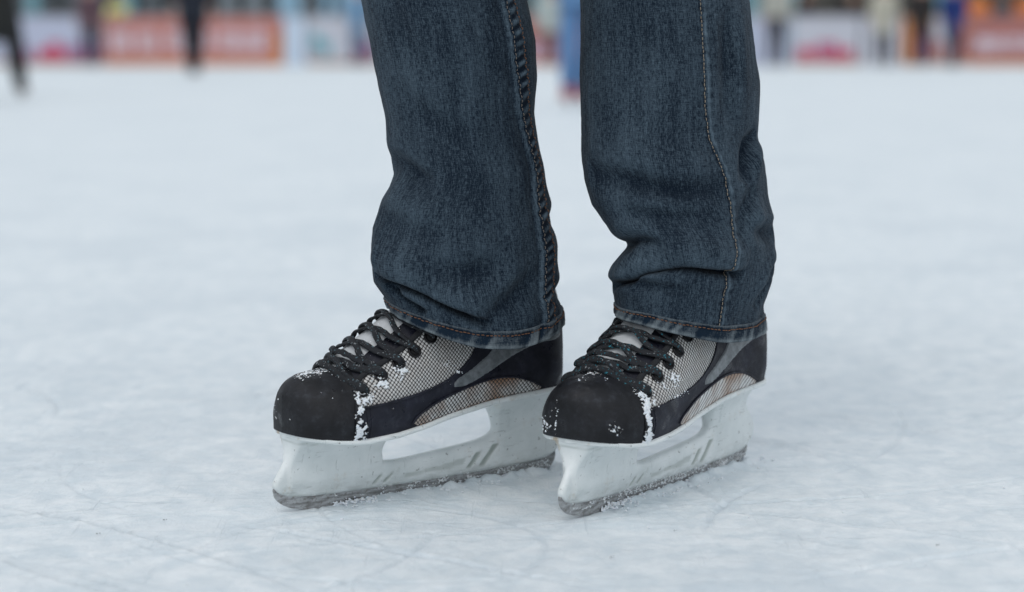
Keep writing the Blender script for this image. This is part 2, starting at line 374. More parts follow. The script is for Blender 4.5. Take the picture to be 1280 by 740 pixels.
def ice_crumbs():
    rs = np.random.RandomState(5); P = []; r = []
    for key in SK:
        o, ang, f = SK[key]; n = np.array([-f[1], f[0]])
        for k in range(620):
            lx = rs.uniform(-.02, .235); ly = rs.choice([-1, 1]) * (.003 + abs(rs.normal(0, .008)))
            if rs.rand() > .35 + .9 * (.5 + .5 * math.sin(lx * 90 + ly * 50)): continue
            p = o + f * lx + n * ly; q = rs.uniform(.0006, .0021) * (1.2 if abs(ly) < .008 else .8); P.append((p[0], p[1], .0008 + q * .5 + .002 * math.exp(-abs(ly) / .006))); r.append(q)
    for k in range(260):
        x, y = rs.uniform(-.6, .6), rs.uniform(1.25, 2.3); q = abs(rs.normal(0, .00035)) + .0003; P.append((x, y, .0012)); r.append(q)
    tag(bits('snow_crumbs', P, r, M['snow'], None, .7, 3), 'loose white snow crumbs scraped up on the ice round both blades', 'snow', None, 'stuff')
    D = [(-.33, 1.49), (-.285, 1.535), (.13, 1.50), (.075, 1.42), (.33, 1.455), (-.45, 1.47), (.24, 1.60)]
    for i, (x, y) in enumerate(D[:6]):
        px = bits('dirt_speck', [(x, y, .002), (x + .002, y + .001, .002)], [.0008, .0005], M['dark'], None, .6, i)
        px['label'] = ['tiny dark dirt speck on ice below the left skate, left of centre', 'tiny dark dirt speck on ice under the toe of the side-on skate',
                       'tiny dark dirt speck on ice just below the right skate', 'tiny dark dirt speck on ice near the bottom edge of the frame',
                       'tiny dark dirt speck on ice at far right', 'tiny dark dirt speck on ice at far left'][i]
        px['category'] = 'dirt speck'; px['group'] = 'dirt specks on the ice'
ice_crumbs()

# ------------------------------------------------------------------ ice skate
ZS = ([0, .036, .095, .145, .17, .2, .23, .255, .275, .289], [.0855, .085, .081, .0745, .0695, .0655, .0640, .0655, .0685, .0705])
ZT = ([-.01, .035, .065, .115, .124, .133, .142, .153, .170, .190, .212, .226, .236, .244, .254, .264, .272, .2775, .2815, .284, .2855], [.165, .19, .26, .27, .24, .213, .193, .178, .164, .150, .137, .127, .1205, .1175, .1166, .1155, .1130, .1090, .1035, .0970, .0860])
def _sm(T):
    x = np.linspace(T[0][0], T[0][-1], 900); y = np.interp(x, T[0], T[1]); k = np.exp(-np.linspace(-2, 2, 15) ** 2); k /= k.sum()
    return x, np.convolve(np.pad(y, 7, 'edge'), k, 'valid')
ZSs, ZTs = _sm(ZS), _sm(ZT)
WM = ([0, .03, .07, .11, .15, .19, .22, .245, .27, .30], [.036, .0365, .0355, .0375, .0425, .047, .0492, .0492, .0465, .045])
def zs_(x): return np.interp(x, *ZSs)
def zt_(x): return np.interp(x, *ZTs)
def rnd(d, r, p=2.0):
    q = np.clip(d / r, 0, 1); return np.maximum(1 - (1 - q) ** p, 0) ** (1 / p)
XM = .2828; XB = .005
def wm_(x): return np.interp(x, *WM) * rnd(XM - x, .056, 2.7) * rnd(x - XB + .0005, .036, 2.2)
RT = .046
def W_(x, z):
    a = z - zs_(x); h = .93 + .07 * smooth01(a / .016) - .16 * smooth01((a - .03) / .06)
    return wm_(x) * h * rnd(zt_(x) - z, RT * np.clip((zt_(x) - zs_(x)) / .046, .2, 1.0), 2.1)
def surf(x, z, off=0.0, side=1):
    x = np.asarray(x, float); z = np.asarray(z, float); e = .0012
    Wx = (W_(x + e, z) - W_(x - e, z)) / (2 * e); Wz = (W_(x, z + e) - W_(x, z - e)) / (2 * e)
    Wx = np.clip(Wx, -4, 4); Wz = np.clip(Wz, -4, 4); n = np.stack([-Wx, np.ones_like(x), -Wz], -1); n /= np.linalg.norm(n, axis=-1)[..., None]
    P = np.stack([x, W_(x, z), z], -1) + n * np.asarray(off)[..., None]; P[..., 1] *= side; n[..., 1] *= side; return P, n
def top_z(x, y):
    wm = np.maximum(wm_(x) * .86, 1e-4); q = np.clip(np.abs(y) / wm, 0, .98); return zt_(x) - RT * (1 - (1 - q ** 2.1) ** (1 / 2.1))

def cdt(outer, holes=(), step=.0016):
    V = []; E = []
    for P in (outer, *holes):
        s = len(V); P = list(P); Q = []
        for i in range(len(P)):
            a = np.array(P[i]); b = np.array(P[(i + 1) % len(P)]); m = max(1, int(np.linalg.norm(b - a) / step)); Q += [tuple(a + (b - a) * k / m) for k in range(m)]
        V += Q; E += [(s + k, s + (k + 1) % len(Q)) for k in range(len(Q))]
    nb = len(V); x0, y0 = np.min(outer, 0); x1, y1 = np.max(outer, 0)
    gx, gy = np.meshgrid(np.arange(x0, x1, step), np.arange(y0, y1, step)); gx = gx.ravel(); gy = gy.ravel(); ins = inside(gx, gy, outer)
    d, _, _ = seg_dist(gx, gy, outer, True); ins &= d > step * .45
    for H in holes: ins &= ~inside(gx, gy, H); d, _, _ = seg_dist(gx, gy, H, True); ins &= d > step * .45
    V += list(zip(gx[ins], gy[ins]))
    r = delaunay_2d_cdt([Vector(v) for v in V], E, [], 0, 1e-7)
    P = np.array([v[:] for v in r[0]]); F = np.array([f for f in r[2]]); c = P[F].mean(1); ok = inside(c[:, 0], c[:, 1], outer)
    for H in holes: ok &= ~inside(c[:, 0], c[:, 1], H)
    d = seg_dist(P[:, 0], P[:, 1], outer, True)[0]
    for H in holes: d = np.minimum(d, seg_dist(P[:, 0], P[:, 1], H, True)[0])
    return P, F[ok], d

def spline_poly(P, n=80, closed=True):
    P = list(P); Q = catmull(P + ([P[0]] if closed else []), n); return [tuple(q) for q in (Q[:-1] if closed else Q)]

def panel(name, poly, off, mat, parent, side=1, edge=.0012, stain=None):
    P, F, d = cdt(poly); o = -.0006 + (off + .0006) * rnd(d, edge); Q, _ = surf(P[:, 0], P[:, 1], o, side)
    if side > 0: F = F[:, ::-1]
    s = np.zeros(len(P)) if stain is None else stain(P[:, 0], P[:, 1])
    return mesh_obj(name, Q, F, mat, parent, True, uv=P, attrs={'stain': s})

QUARTER = spline_poly([(.241, .070), (.241, .092), (.2385, .104), (.228, .1145), (.213, .1225), (.194, .132), (.179, .141), (.165, .151), (.152, .168), (.142, .195), (.10, .195), (.107, .15), (.115, .132), (.126, .119), (.149, .106), (.175, .099), (.199, .0955), (.225, .0925), (.236, .0915), (.236, .072)][1:-1] , 160)
BANDTOP = [(.236, .0918), (.225, .0925), (.199, .0955), (.175, .099), (.149, .106), (.126, .119), (.115, .132), (.107, .15), (.10, .195)]
THROAT = [(.2385, .104), (.228, .1145), (.213, .1225), (.194, .132), (.179, .141), (.165, .151), (.152, .168), (.142, .195)]
EYE = [(.2315, .1045), (.2135, .1155), (.1955, .124), (.179, .1325), (.162, .143)]
SWOOSH = spline_poly([(.142, .0985), (.139, .105), (.118, .1145), (.098, .127), (.085, .145), (.03, .145), (.022, .131), (.05, .127), (.078, .118), (.105, .106), (.128, .0985)], 110)
ARCH_TOP = [(.186, .0725), (.180, .0795), (.160, .0885), (.130, .0965), (.098, .1015), (.075, .1005), (.057, .0955), (.042, .0885)]
def arch_poly():
    xs = np.linspace(.046, .178, 30); return [(x, float(zs_(x)) + .0008) for x in xs] + [tuple(p) for p in catmull(ARCH_TOP, 60)]
HOLE = spline_poly([(.1895, .0340), (.1905, .046), (.185, .0560), (.165, .0650), (.140, .0705), (.112, .0745), (.088, .0768), (.0790, .0755), (.0765, .068), (.0730, .052), (.077, .0445), (.095, .0395), (.14, .0355), (.172, .0330)], 90)
REC = [[(.170, .0175), (.168, .0205), (.135, .0230), (.104, .0275), (.108, .0205), (.14, .0185)], [(.100, .0165), (.105, .0165), (.094, .0305), (.087, .0310)], [(.086, .0165), (.092, .0165), (.076, .0355), (.069, .0355)]]
REC_F = [[(.199, .0155), (.203, .0155), (.194, .0235), (.191, .0235)], [(.188, .0155), (.192, .0155), (.182, .0235), (.179, .0235)]]

def body_mesh(sk):
    nu, nv = 130, 46; u = np.linspace(0, 1, nu); xs = XB - .0004 + (XM - XB + .0003) * (1 - np.cos(u * math.pi)) / 2; v = np.sin(np.linspace(0, 1, nv) * math.pi / 2)
    X = np.repeat(xs[:, None], nv, 1); Z = zs_(X) + (zt_(X) - zs_(X)) * v[None]
    Z = np.minimum(Z, zt_(X) - 1e-6); Y = W_(X, Z)
    A = np.stack([X, Y, Z], -1); B = A[:, ::-1].copy(); B[..., 1] *= -1; G = np.concatenate([A, B[:, 1:]], 1)
    G = np.concatenate([G, G[:, :1]], 1)
    mesh_obj('boot', G.reshape(-1, 3), grid_faces(nu, G.shape[1], False), M['boot'], sk)

def toe_cap(sk):
    nu, nv = 70, 44; inf = .0017; u = np.sin(np.linspace(0, 1, nu) * math.pi / 2); v = np.sin(np.linspace(0, 1, nv) * math.pi / 2)
    X = np.repeat((.2415 + (XM - .0002 - .2415) * u)[:, None], nv, 1); Z = zs_(X) + (zt_(X) - zs_(X) - 1e-6) * v[None]
    X = X - (1 - u)[:, None] * .011 * smooth01((Z - .07) / .045) + (1 - u)[:, None] * .003 * np.sin(np.clip((Z - .066) / .05, 0, 1) * math.pi)
    Z = zs_(X) + (zt_(X) - zs_(X) - 1e-6) * v[None]
    off = inf * smooth01(np.linspace(0, 1, nu) / .06)[:, None] + 0 * X; P, n = surf(X, Z, off, 1)
    P[..., 1] = np.maximum(P[..., 1], 0); P[:, -1, 1] = 0
    P[..., 0] += .0008 * u[:, None] ** 4
    dn = .00035 * fbm(P[..., 0] * 90, P[..., 1] * 90, P[..., 2] * 90, 3, 5)[..., None] * n; P = P + dn; P[:, -1, 1] = 0
    P = np.concatenate([P, P[-1:] * np.array([1, 0, 1]) + np.array([.0006, 0, 0])])
    nu += 1
    B = P[:, ::-1].copy(); B[..., 1] *= -1; G = np.concatenate([P, B[:, 1:]], 1)
    mesh_obj('toe_cap', G.reshape(-1, 3), grid_faces(nu, G.shape[1]), M['cap'], sk)

def holder(sk):
    top = [(x, float(zs_(x)) - .0022) for x in np.linspace(.014, .279, 40)]
    front = [(.2825, .0655), (.2810, .060), (.2815, .052), (.2850, .043), (.2905, .034), (.2940, .0285), (.2945, .0235), (.290, .0185), (.278, .0145)]
    bot = [(.25, .0122), (.20, .0112), (.12, .0112), (.05, .0125), (.022, .0145), (.009, .018)]
    rear = [(.0010, .024), (-.0030, .034), (-.0010, .043), (.0065, .0525), (.0135, .062), (.0135, .073)]
    outer = top + [tuple(p) for p in catmull(front + bot + rear, 140)]
    P, F, d = cdt(outer, [HOLE], .0018); x, z = P[:, 0], P[:, 1]; q = np.maximum(zs_(x) - z, 0)
    ped = np.clip((x - .175) / .03, 0, 1) + np.clip((.10 - x) / .03, 0, 1)
    T = .0052 + (.0165 * np.exp(-(q / .0165) ** 1.6)) * (.55 + .45 * ped) + .0022 * np.exp(-((z - .0265) / .010) ** 2) * np.clip((x - .18) / .05, 0, 1)
    T = np.where(z < .03, .0036 + (T - .0036) * smooth01((z - .008) / .020), T)
    lim = .80 * wm_(np.clip(x, XB, XM)) + .004; T = (T ** -4 + lim ** -4) ** -.25; lim = .0015 + .034 * rnd(.2965 - x, .040, 2.0); T = (T ** -4 + lim ** -4) ** -.25
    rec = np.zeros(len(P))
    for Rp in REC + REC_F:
        ins = inside(x, z, Rp); dd = seg_dist(x, z, Rp, True)[0]; rec = np.maximum(rec, (.5 if Rp is REC[0] else 1) * np.where(ins, smooth01(dd / .0010 + .35), smooth01(.35 - dd / .0012)))  # slots tinted grey; the weaker tint of the long recess is painted shade
    edge_top = z > zs_(x) - .004
    T = T * np.where(edge_top, 1, rnd(d + .0004, .0045, 2.2)) - .0014 * rec + .0004 * fbm(x * 70, z * 70, 0, 3, 4)
    T = np.maximum(T, .0006)
    ridge = np.interp(x, [.03, .07, .09, .14, .19, .24], [.052, .040, .0355, .0315, .0290, .0270]); T += .0007 * smooth01((ridge - z) / .0016 + .5) * smooth01((z - .014) / .003) * smooth01((.25 - x) / .03)
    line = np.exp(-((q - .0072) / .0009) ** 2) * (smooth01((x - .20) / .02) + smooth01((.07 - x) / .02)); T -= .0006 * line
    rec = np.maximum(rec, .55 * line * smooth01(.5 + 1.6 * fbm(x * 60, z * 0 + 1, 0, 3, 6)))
    n = len(P); V = np.concatenate([np.stack([x, T, z], 1), np.stack([x, -T, z], 1)])
    E = {}
    for f in F:
        for a, b in ((f[0], f[1]), (f[1], f[2]), (f[2], f[0])): E[(int(a), int(b))] = 1
    bd = [e for e in E if (e[1], e[0]) not in E]
    FF = [tuple(f[::-1]) for f in F] + [tuple(f + n) for f in F] + [(a, b, b + n, a + n) for a, b in bd]
    nn = 2 * n
    # flange under the boot
    u = np.linspace(0, 1, 90); xs = XB - .0012 + (XM + .0028 - XB) * (1 - np.cos(u * math.pi)) / 2
    xc = np.clip(xs, XB, XM - .00005); wf = wm_(xc) * .93 + .0022; wf *= rnd(np.minimum(xs + .0012 - XB, XM + .0016 - xs), .004, 2)
    zz = zs_(xc); prof = [(0, .0012), (.96, .0014), (1.0, .0004), (1.005, -.0016), (.99, -.0028), (.95, -.0036), (0, -.0038)]
    G = []
    for sgn in (1, -1):
        for a, dz in (prof if sgn > 0 else prof[::-1]): G.append(np.stack([xs, sgn * wf * a, zz + dz], 1))
    G = np.array(G); gf = grid_faces(len(G), len(xs), True, nn)
    V = np.concatenate([V, G.reshape(-1, 3)]); FF += [tuple(f) for f in gf]
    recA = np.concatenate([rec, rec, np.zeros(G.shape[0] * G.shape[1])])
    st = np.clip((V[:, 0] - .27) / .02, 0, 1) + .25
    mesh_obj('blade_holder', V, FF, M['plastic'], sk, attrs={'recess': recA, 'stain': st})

def blade(sk):
    pts = [(.2935, .0245), (.2945, .0205), (.2925, .0140), (.286, .0080), (.275, .0036), (.258, .0012), (.235, .0), (.19, -.0006), (.10, -.0006), (.045, .0), (.022, .0020), (.009, .0070), (.004, .0140), (.004, .0240)]
    poly = [tuple(p) for p in catmull(pts, 120)] + [(.05, .024), (.15, .021), (.25, .021)]
    P, F, d = cdt(poly, (), .004); n = len(P); V = np.concatenate([np.stack([P[:, 0], 0 * P[:, 0] + .0017, P[:, 1]], 1), np.stack([P[:, 0], 0 * P[:, 0] - .0017, P[:, 1]], 1)])
    E = set((int(a), int(b)) for f in F for a, b in ((f[0], f[1]), (f[1], f[2]), (f[2], f[0])))
    FF = [tuple(f[::-1]) for f in F] + [tuple(f + n) for f in F] + [(a, b, b + n, a + n) for a, b in E if (b, a) not in E]
    mesh_obj('blade', V, FF, M['steel'], sk, smooth=False)

def eye_pt(i, side, off=.001):
    P, n = surf(np.array([EYE[i][0]]), np.array([EYE[i][1]]), np.array([off]), side); return P[0], n[0]
def torus(c, n, r, tr, N1=22, N2=8):
    n = np.asarray(n) / np.linalg.norm(n); a = np.cross(n, [0, 0, 1.]); a /= np.linalg.norm(a); b = np.cross(n, a)
    t = np.linspace(0, 2 * math.pi, N1, endpoint=False); s = np.linspace(0, 2 * math.pi, N2, endpoint=False)
    D = a[None] * np.cos(t)[:, None] + b[None] * np.sin(t)[:, None]
    V = c + D[:, None] * (r + tr * np.cos(s))[None, :, None] + n * (tr * np.sin(s))[None, :, None]
    F = [(i * N2 + j, ((i + 1) % N1) * N2 + j, ((i + 1) % N1) * N2 + (j + 1) % N2, i * N2 + (j + 1) % N2) for i in range(N1) for j in range(N2)]
    return V.reshape(-1, 3), F

def laces(sk, mat, seed):
    rs = np.random.RandomState(seed)
    def ctr(x, h, y=0.0):
        z = float(top_z(np.array(x), np.array(y))); s = (float(zt_(x - .004)) - float(zt_(x + .004))) / .008; n = np.array([s, 0, 1.]); n /= np.linalg.norm(n)
        return np.array([x, y, z]) + n * h
    def lay(mb, pts, r):
        P = catmull(pts, 64); P = P + .0005 * np.stack([vnoise(np.arange(len(P)) * .3, 0, k, seed + k) for k in range(3)], 1)
        rr = r * (1 + .16 * vnoise(np.arange(len(P)) * .35, 5.5, 1, seed)); C0 = np.array([.19, 0, .09]); up = P - C0
        mb.tube(P, rr, 10, .5, up=up)
    def strand(i, j, sgn, h, xs=0.0, r=.0031):
        a, na = eye_pt(i, sgn, .0); b, nb = eye_pt(j, -sgn, .0)
        xm = (EYE[i][0] + EYE[j][0]) / 2 + .010 + xs; xa = .6 * EYE[i][0] + .4 * xm + .004; xb = .6 * EYE[j][0] + .4 * xm + .006
        return [a - na * .003, a + na * .0034 + np.array([-.0005, 0, .002]), ctr(xa + .001, .0045, sgn * .024), ctr((xa + xm) / 2 + .001, h + .001, sgn * .013), ctr(xm, h, 0), ctr((xb + xm) / 2, h * .9, -sgn * .013), ctr(xb, .0045, -sgn * .024), b + nb * .0034 + np.array([0, 0, .002]), b - nb * .003]
    out = []
    mb = MB(); a, na = eye_pt(0, 1, 0); b, nb = eye_pt(0, -1, 0)
    lay(mb, [a - na * .003, a + na * .004, ctr(.240, .004, .026), ctr(.2435, .0055, .012), ctr(.2445, .006, 0), ctr(.2435, .0055, -.012), ctr(.240, .004, -.026), b + nb * .004, b - nb * .003], .0029); out.append(mb)
    for i in range(4):
        for sgn, h in ((1, .0072), (-1, .0040)):
            mb = MB(); lay(mb, strand(i, i + 1, sgn, h + rs.uniform(-.0005, .001), rs.uniform(-.0015, .0015)), (.0031 + rs.uniform(-.0003, .0004))); out.append(mb)
    for k, (x0, y0, y1) in enumerate(((.226, .021, -.020),)):   # doubled lace lying across the tongue
        mb = MB(); lay(mb, [ctr(x0 - .006, .004, y0 + .006), ctr(x0, .0085, y0 * .6), ctr(x0 + .003, .0115, 0), ctr(x0 - .001, .0095, y1 * .6), ctr(x0 - .008, .004, y1 - .006)], .0028); out.append(mb)
    allm = MB()
    for m_ in out: allm.add(m_.V[0], m_.F)
    allm.build('lace', mat, sk)

def near_bits(sk, spots, mat, seed, name='snow', K=6.5, sc=.58):
    """clusters: (kind, x, z_or_y, spread, count, side, rmin, rmax)"""
    rs = np.random.RandomState(seed); P = []; r = []
    for kind, x, b, sx, sb, cnt, side, r0, r1 in spots:
        for k in range(int(cnt * K)):
            q = sc * rs.uniform(r0, r1) * (1.3 if rs.rand() < .15 else .9); dx, db = rs.normal(0, 1), rs.normal(0, 1)
            if fbm((x + dx * sx) * 420, (b + db * sb) * 420, side * 3, 2, seed + 7) < -.08: continue
            if kind == 's':
                xx = min(x + dx * sx, XM - .0006); zz = max(b + db * sb, float(zs_(xx)) + .001); zz = min(zz, float(zt_(xx)) - .002); p, n = surf(np.array([xx]), np.array([zz]), np.array([.0014 + q * .35]), side); P.append(p[0])
            elif kind == 't':
                xx = min(x + dx * sx, XM - .004); yy = b + db * sb; lim = float(wm_(xx)) * .8; yy = max(-lim, min(lim, yy)); P.append((xx, yy, float(top_z(np.array(xx), np.array(yy))) + .0014 + q * .3))
            r.append(q)
    o = bits(name, P, r, mat, sk, .8, seed, .00038); return o

def frost(sk, seed):
    rs = np.random.RandomState(seed); P = []; r = []
    for k in range(6500):
        x = rs.uniform(.008, .285); z = .0065 + abs(rs.normal(0, .0060)); side = rs.choice([-1, 1])
        if fbm(x * 110, z * 200, side * 3.3, 3, seed) + .35 * vnoise(x * 19, 1, 0, seed) < (-.06 if x < .215 else .26) + max(0, z - .012) * 26: continue
        y = (.0019 if z < .0112 else .0036) + .0002; q = rs.uniform(.00022, .00062); P.append((x, side * (y - .0003), z)); r.append(q)
    P = np.array(P); r = np.array(r)
    for sd in (1, -1): m_ = P[:, 1] * sd > 0; bits('frost', P[m_], r[m_], M['slush'], sk, .8, seed, .00040)
    P = []; r = []
    for k in range(2600):
        x = rs.uniform(.0, .24); z = abs(rs.normal(0, .0022)) + .0005; side = rs.choice([-1, 1]); q = rs.uniform(.0004, .0012); P.append((x, side * (.0024 + q * .5), z)); r.append(q)
    bits('snow', P, r, M['snow'], sk, .8, seed + 1, .0005)

def seam_line(sk, poly, r, mat, name, off=.0012, sides=(1, -1)):
    for s in sides:
        mb = MB(); C = catmull(poly, 70); P, n = surf(C[:, 0], C[:, 1], np.full(len(C), off), s); mb.tube(P, r, 8, .7, up=n); mb.build(name, mat, sk)

def make_skate(key, arch_mat, lace_mat_, seed, label):
    o, ang, f = SK[key]; sk = empty('ice_skate', (o[0], o[1], -.0012), ang); tag(sk, label, 'ice skate', 'ice skates worn by the person in jeans')
    body_mesh(sk); toe_cap(sk); holder(sk); blade(sk)
    stain = lambda x, z: smooth01((z - .085) / .02) * smooth01((.13 - x) / .05) + .8 * smooth01((.004 - (z - zs_(x))) / .004)
    for s in (1, -1):
        panel('mesh_panel', QUARTER, .0006, M['weave'], sk, s)
        panel('arch_panel', arch_poly(), .0007, arch_mat, sk, s, stain=stain)
        panel('rubber_swoosh', SWOOSH, .0011, M['swoosh'], sk, s)
    seam_line(sk, BANDTOP, .0011, M['boot'], 'overlay_edge', .0008)
    seam_line(sk, THROAT, .0026, M['tongue'], 'throat_binding', .0012)
    seam_line(sk, ARCH_TOP, .0010, M['boot'], 'panel_edge', .0008)
    seam_line(sk, [(.2285, .066), (.2285, .078), (.2290, .0905)], .0006, M['boot'], 'stitched_seam', .0003)
    seam_line(sk, [(.2320, .066), (.2320, .078), (.2325, .0905)], .0006, M['boot'], 'stitched_seam', .0003)
    seam_line(sk, [(.2385, .0655), (.2415, .078), (.2400, .093), (.2350, .106), (.2315, .1125)], .0016, M['tongue'], 'cap_binding', .0010)
    # tongue label
    xs = np.linspace(.172, .240, 40); ys = np.linspace(-.018, .018, 15); X, Y = np.meshgrid(xs, ys, indexing='ij')
    Z = top_z(X, Y) + .0014 * rnd(np.minimum(.018 - np.abs(Y), .01), .003); V = np.stack([X + .0008, Y, Z], -1).reshape(-1, 3)
    mesh_obj('tongue_label', V, grid_faces(40, 15), M['badge'], sk)
    for i in range(5):
        for s in (1, -1):
            p, n = eye_pt(i, s, .0013); V, F = torus(p, n, .0048, .0012); e = mesh_obj('eyelet', V, F, M['eyelet'], sk)
            V, F = torus(p - n * .0005, n, .0020, .0021, 16, 6); mesh_obj('eyelet_hole', V, F, M['dark'], e)
    laces(sk, lace_mat_, seed); frost(sk, seed)
    return sk

skR = make_skate('right', M['arch_diamond'], M['lace_grey'], 3, 'side-on black and silver hockey skate, snow dusting its toe, left of the two')
skL = make_skate('left', M['arch_stripe'], M['lace_teal'], 8, 'black and silver hockey skate turned toward the viewer, teal flecked laces')
# camera side of both skates is local +y
cap_seam = [('s', .2405 - .008 * max(0, (z - .085) / .03), z, .0012, .003, 16, 1, .0006, .0017) for z in np.linspace(.068, .104, 9)]
near_bits(skR, cap_seam + [('s', .2365, .072, .002, .004, 26, 1, .0007, .0018), ('t', .255, .004, .016, .020, 120, 1, .0003, .0009), ('t', .262, .010, .008, .013, 260, 1, .0004, .0013), ('t', .272, .006, .005, .012, 60, 1, .0004, .001),
    ('t', .244, .0, .004, .014, 70, 1, .0005, .0014), ('s', .2830, .086, .002, .006, 40, -1, .0005, .0014), ('s', .2830, .086, .001, .008, 30, 1, .0005, .0012)]
    + [('s', EYE[i][0] + .001, EYE[i][1] - .005, .0035, .0028, 42, 1, .0005, .0015) for i in range(3)] + [('s', .150, .119, .004, .002, 10, 1, .0004, .0011), ('s', .137, .112, .002, .001, 8, 1, .0004, .0013), ('s', .205, .108, .03, .008, 26, 1, .0003, .0008)]
    + [('t', x, .006, .004, .012, 30, 1, .0004, .001) for x in (.232, .216, .2, .184)], M['snow'], 21)
cap2 = [('s', .2395 - .008 * max(0, (z - .085) / .03), z, .0014, .003, 24, 1, .0007, .0020) for z in np.linspace(.067, .104, 9)]
near_bits(skL, cap2 + [('s', .2385, .069, .0022, .003, 44, 1, .0008, .0022), ('s', .2325, .097, .003, .004, 30, 1, .0006, .0016), ('s', .2810, .077, .004, .004, 60, -1, .0005, .0016), ('s', .2836, .083, .001, .007, 40, -1, .0005, .0013), ('s', .2700, .079, .003, .003, 20, 1, .0004, .0010), ('s', .2820, .088, .001, .006, 24, -1, .0005, .0014),
    ('t', .250, .004, .016, .020, 110, 1, .0003, .0009), ('t', .272, -.006, .003, .003, 14, 1, .0005, .0012), ('t', .268, .004, .001, .005, 16, 1, .0005, .0012), ('t', .248, .0, .004, .016, 60, 1, .0005, .0014), ('s', .196, .112, .004, .003, 34, 1, .0005, .0014), ('s', .213, .109, .003, .002, 14, 1, .0005, .0013),
    ('s', .19, .098, .008, .001, 14, 1, .0004, .0011)] + [('s', EYE[0][0] + .001, EYE[0][1] + .001, .004, .004, 40, 1, .0005, .0014)], M['snow'], 22)

# ------------------------------------------------------------------ jeans
TL = [(.86, -.065, .092), (.70, -.078, .088), (.5305, -.0700, .0790), (.4683, -.0642, .0752), (.4267, -.0588, .0728), (.3919, -.0519, .0729), (.3572, -.0473, .0691), (.3293, -.0453, .0649), (.3014, -.0411, .0643), (.277, -.0365, .0646), (.2665, -.038, .0675), (.256, -.0404, .0714), (.2315, -.0415, .0781), (.2105, -.0405, .0806), (.186, -.0398, .0785), (.1719, -.0352, .0733), (.1614, -.0317, .074), (.1438, -.03, .0744), (.10, -.03, .0744)]
TR = [(.86, .078, .092), (.70, .10, .088), (.5313, .125, .0760), (.4687, .1306, .0752), (.4269, .1338, .0754), (.392, .1364, .0772), (.357, .1387, .0794), (.3219, .1388, .0788), (.3079, .1385, .0785), (.2868, .1422, .0813), (.2727, .1444, .0814), (.2516, .149, .0797), (.2375, .1551, .0758), (.2269, .1623, .0702), (.2163, .1673, .0666), (.2057, .1652, .0695), (.1951, .1614, .0734), (.1845, .1603, .0738), (.1738, .159, .0703), (.1632, .158, .0678), (.149, .1559, .0692), (.10, .156, .0693)]
HEML = [(-60, .154), (8, .1452), (30, .1385), (60, .1325), (88, .1355), (109, .1440), (134, .1545), (166, .1645), (200, .166), (250, .157), (300, .154)]
HEMR = [(-60, .146), (0, .1385), (41, .1345), (71, .1370), (100, .1460), (131, .1540), (175, .158), (220, .160), (260, .155), (300, .146)]

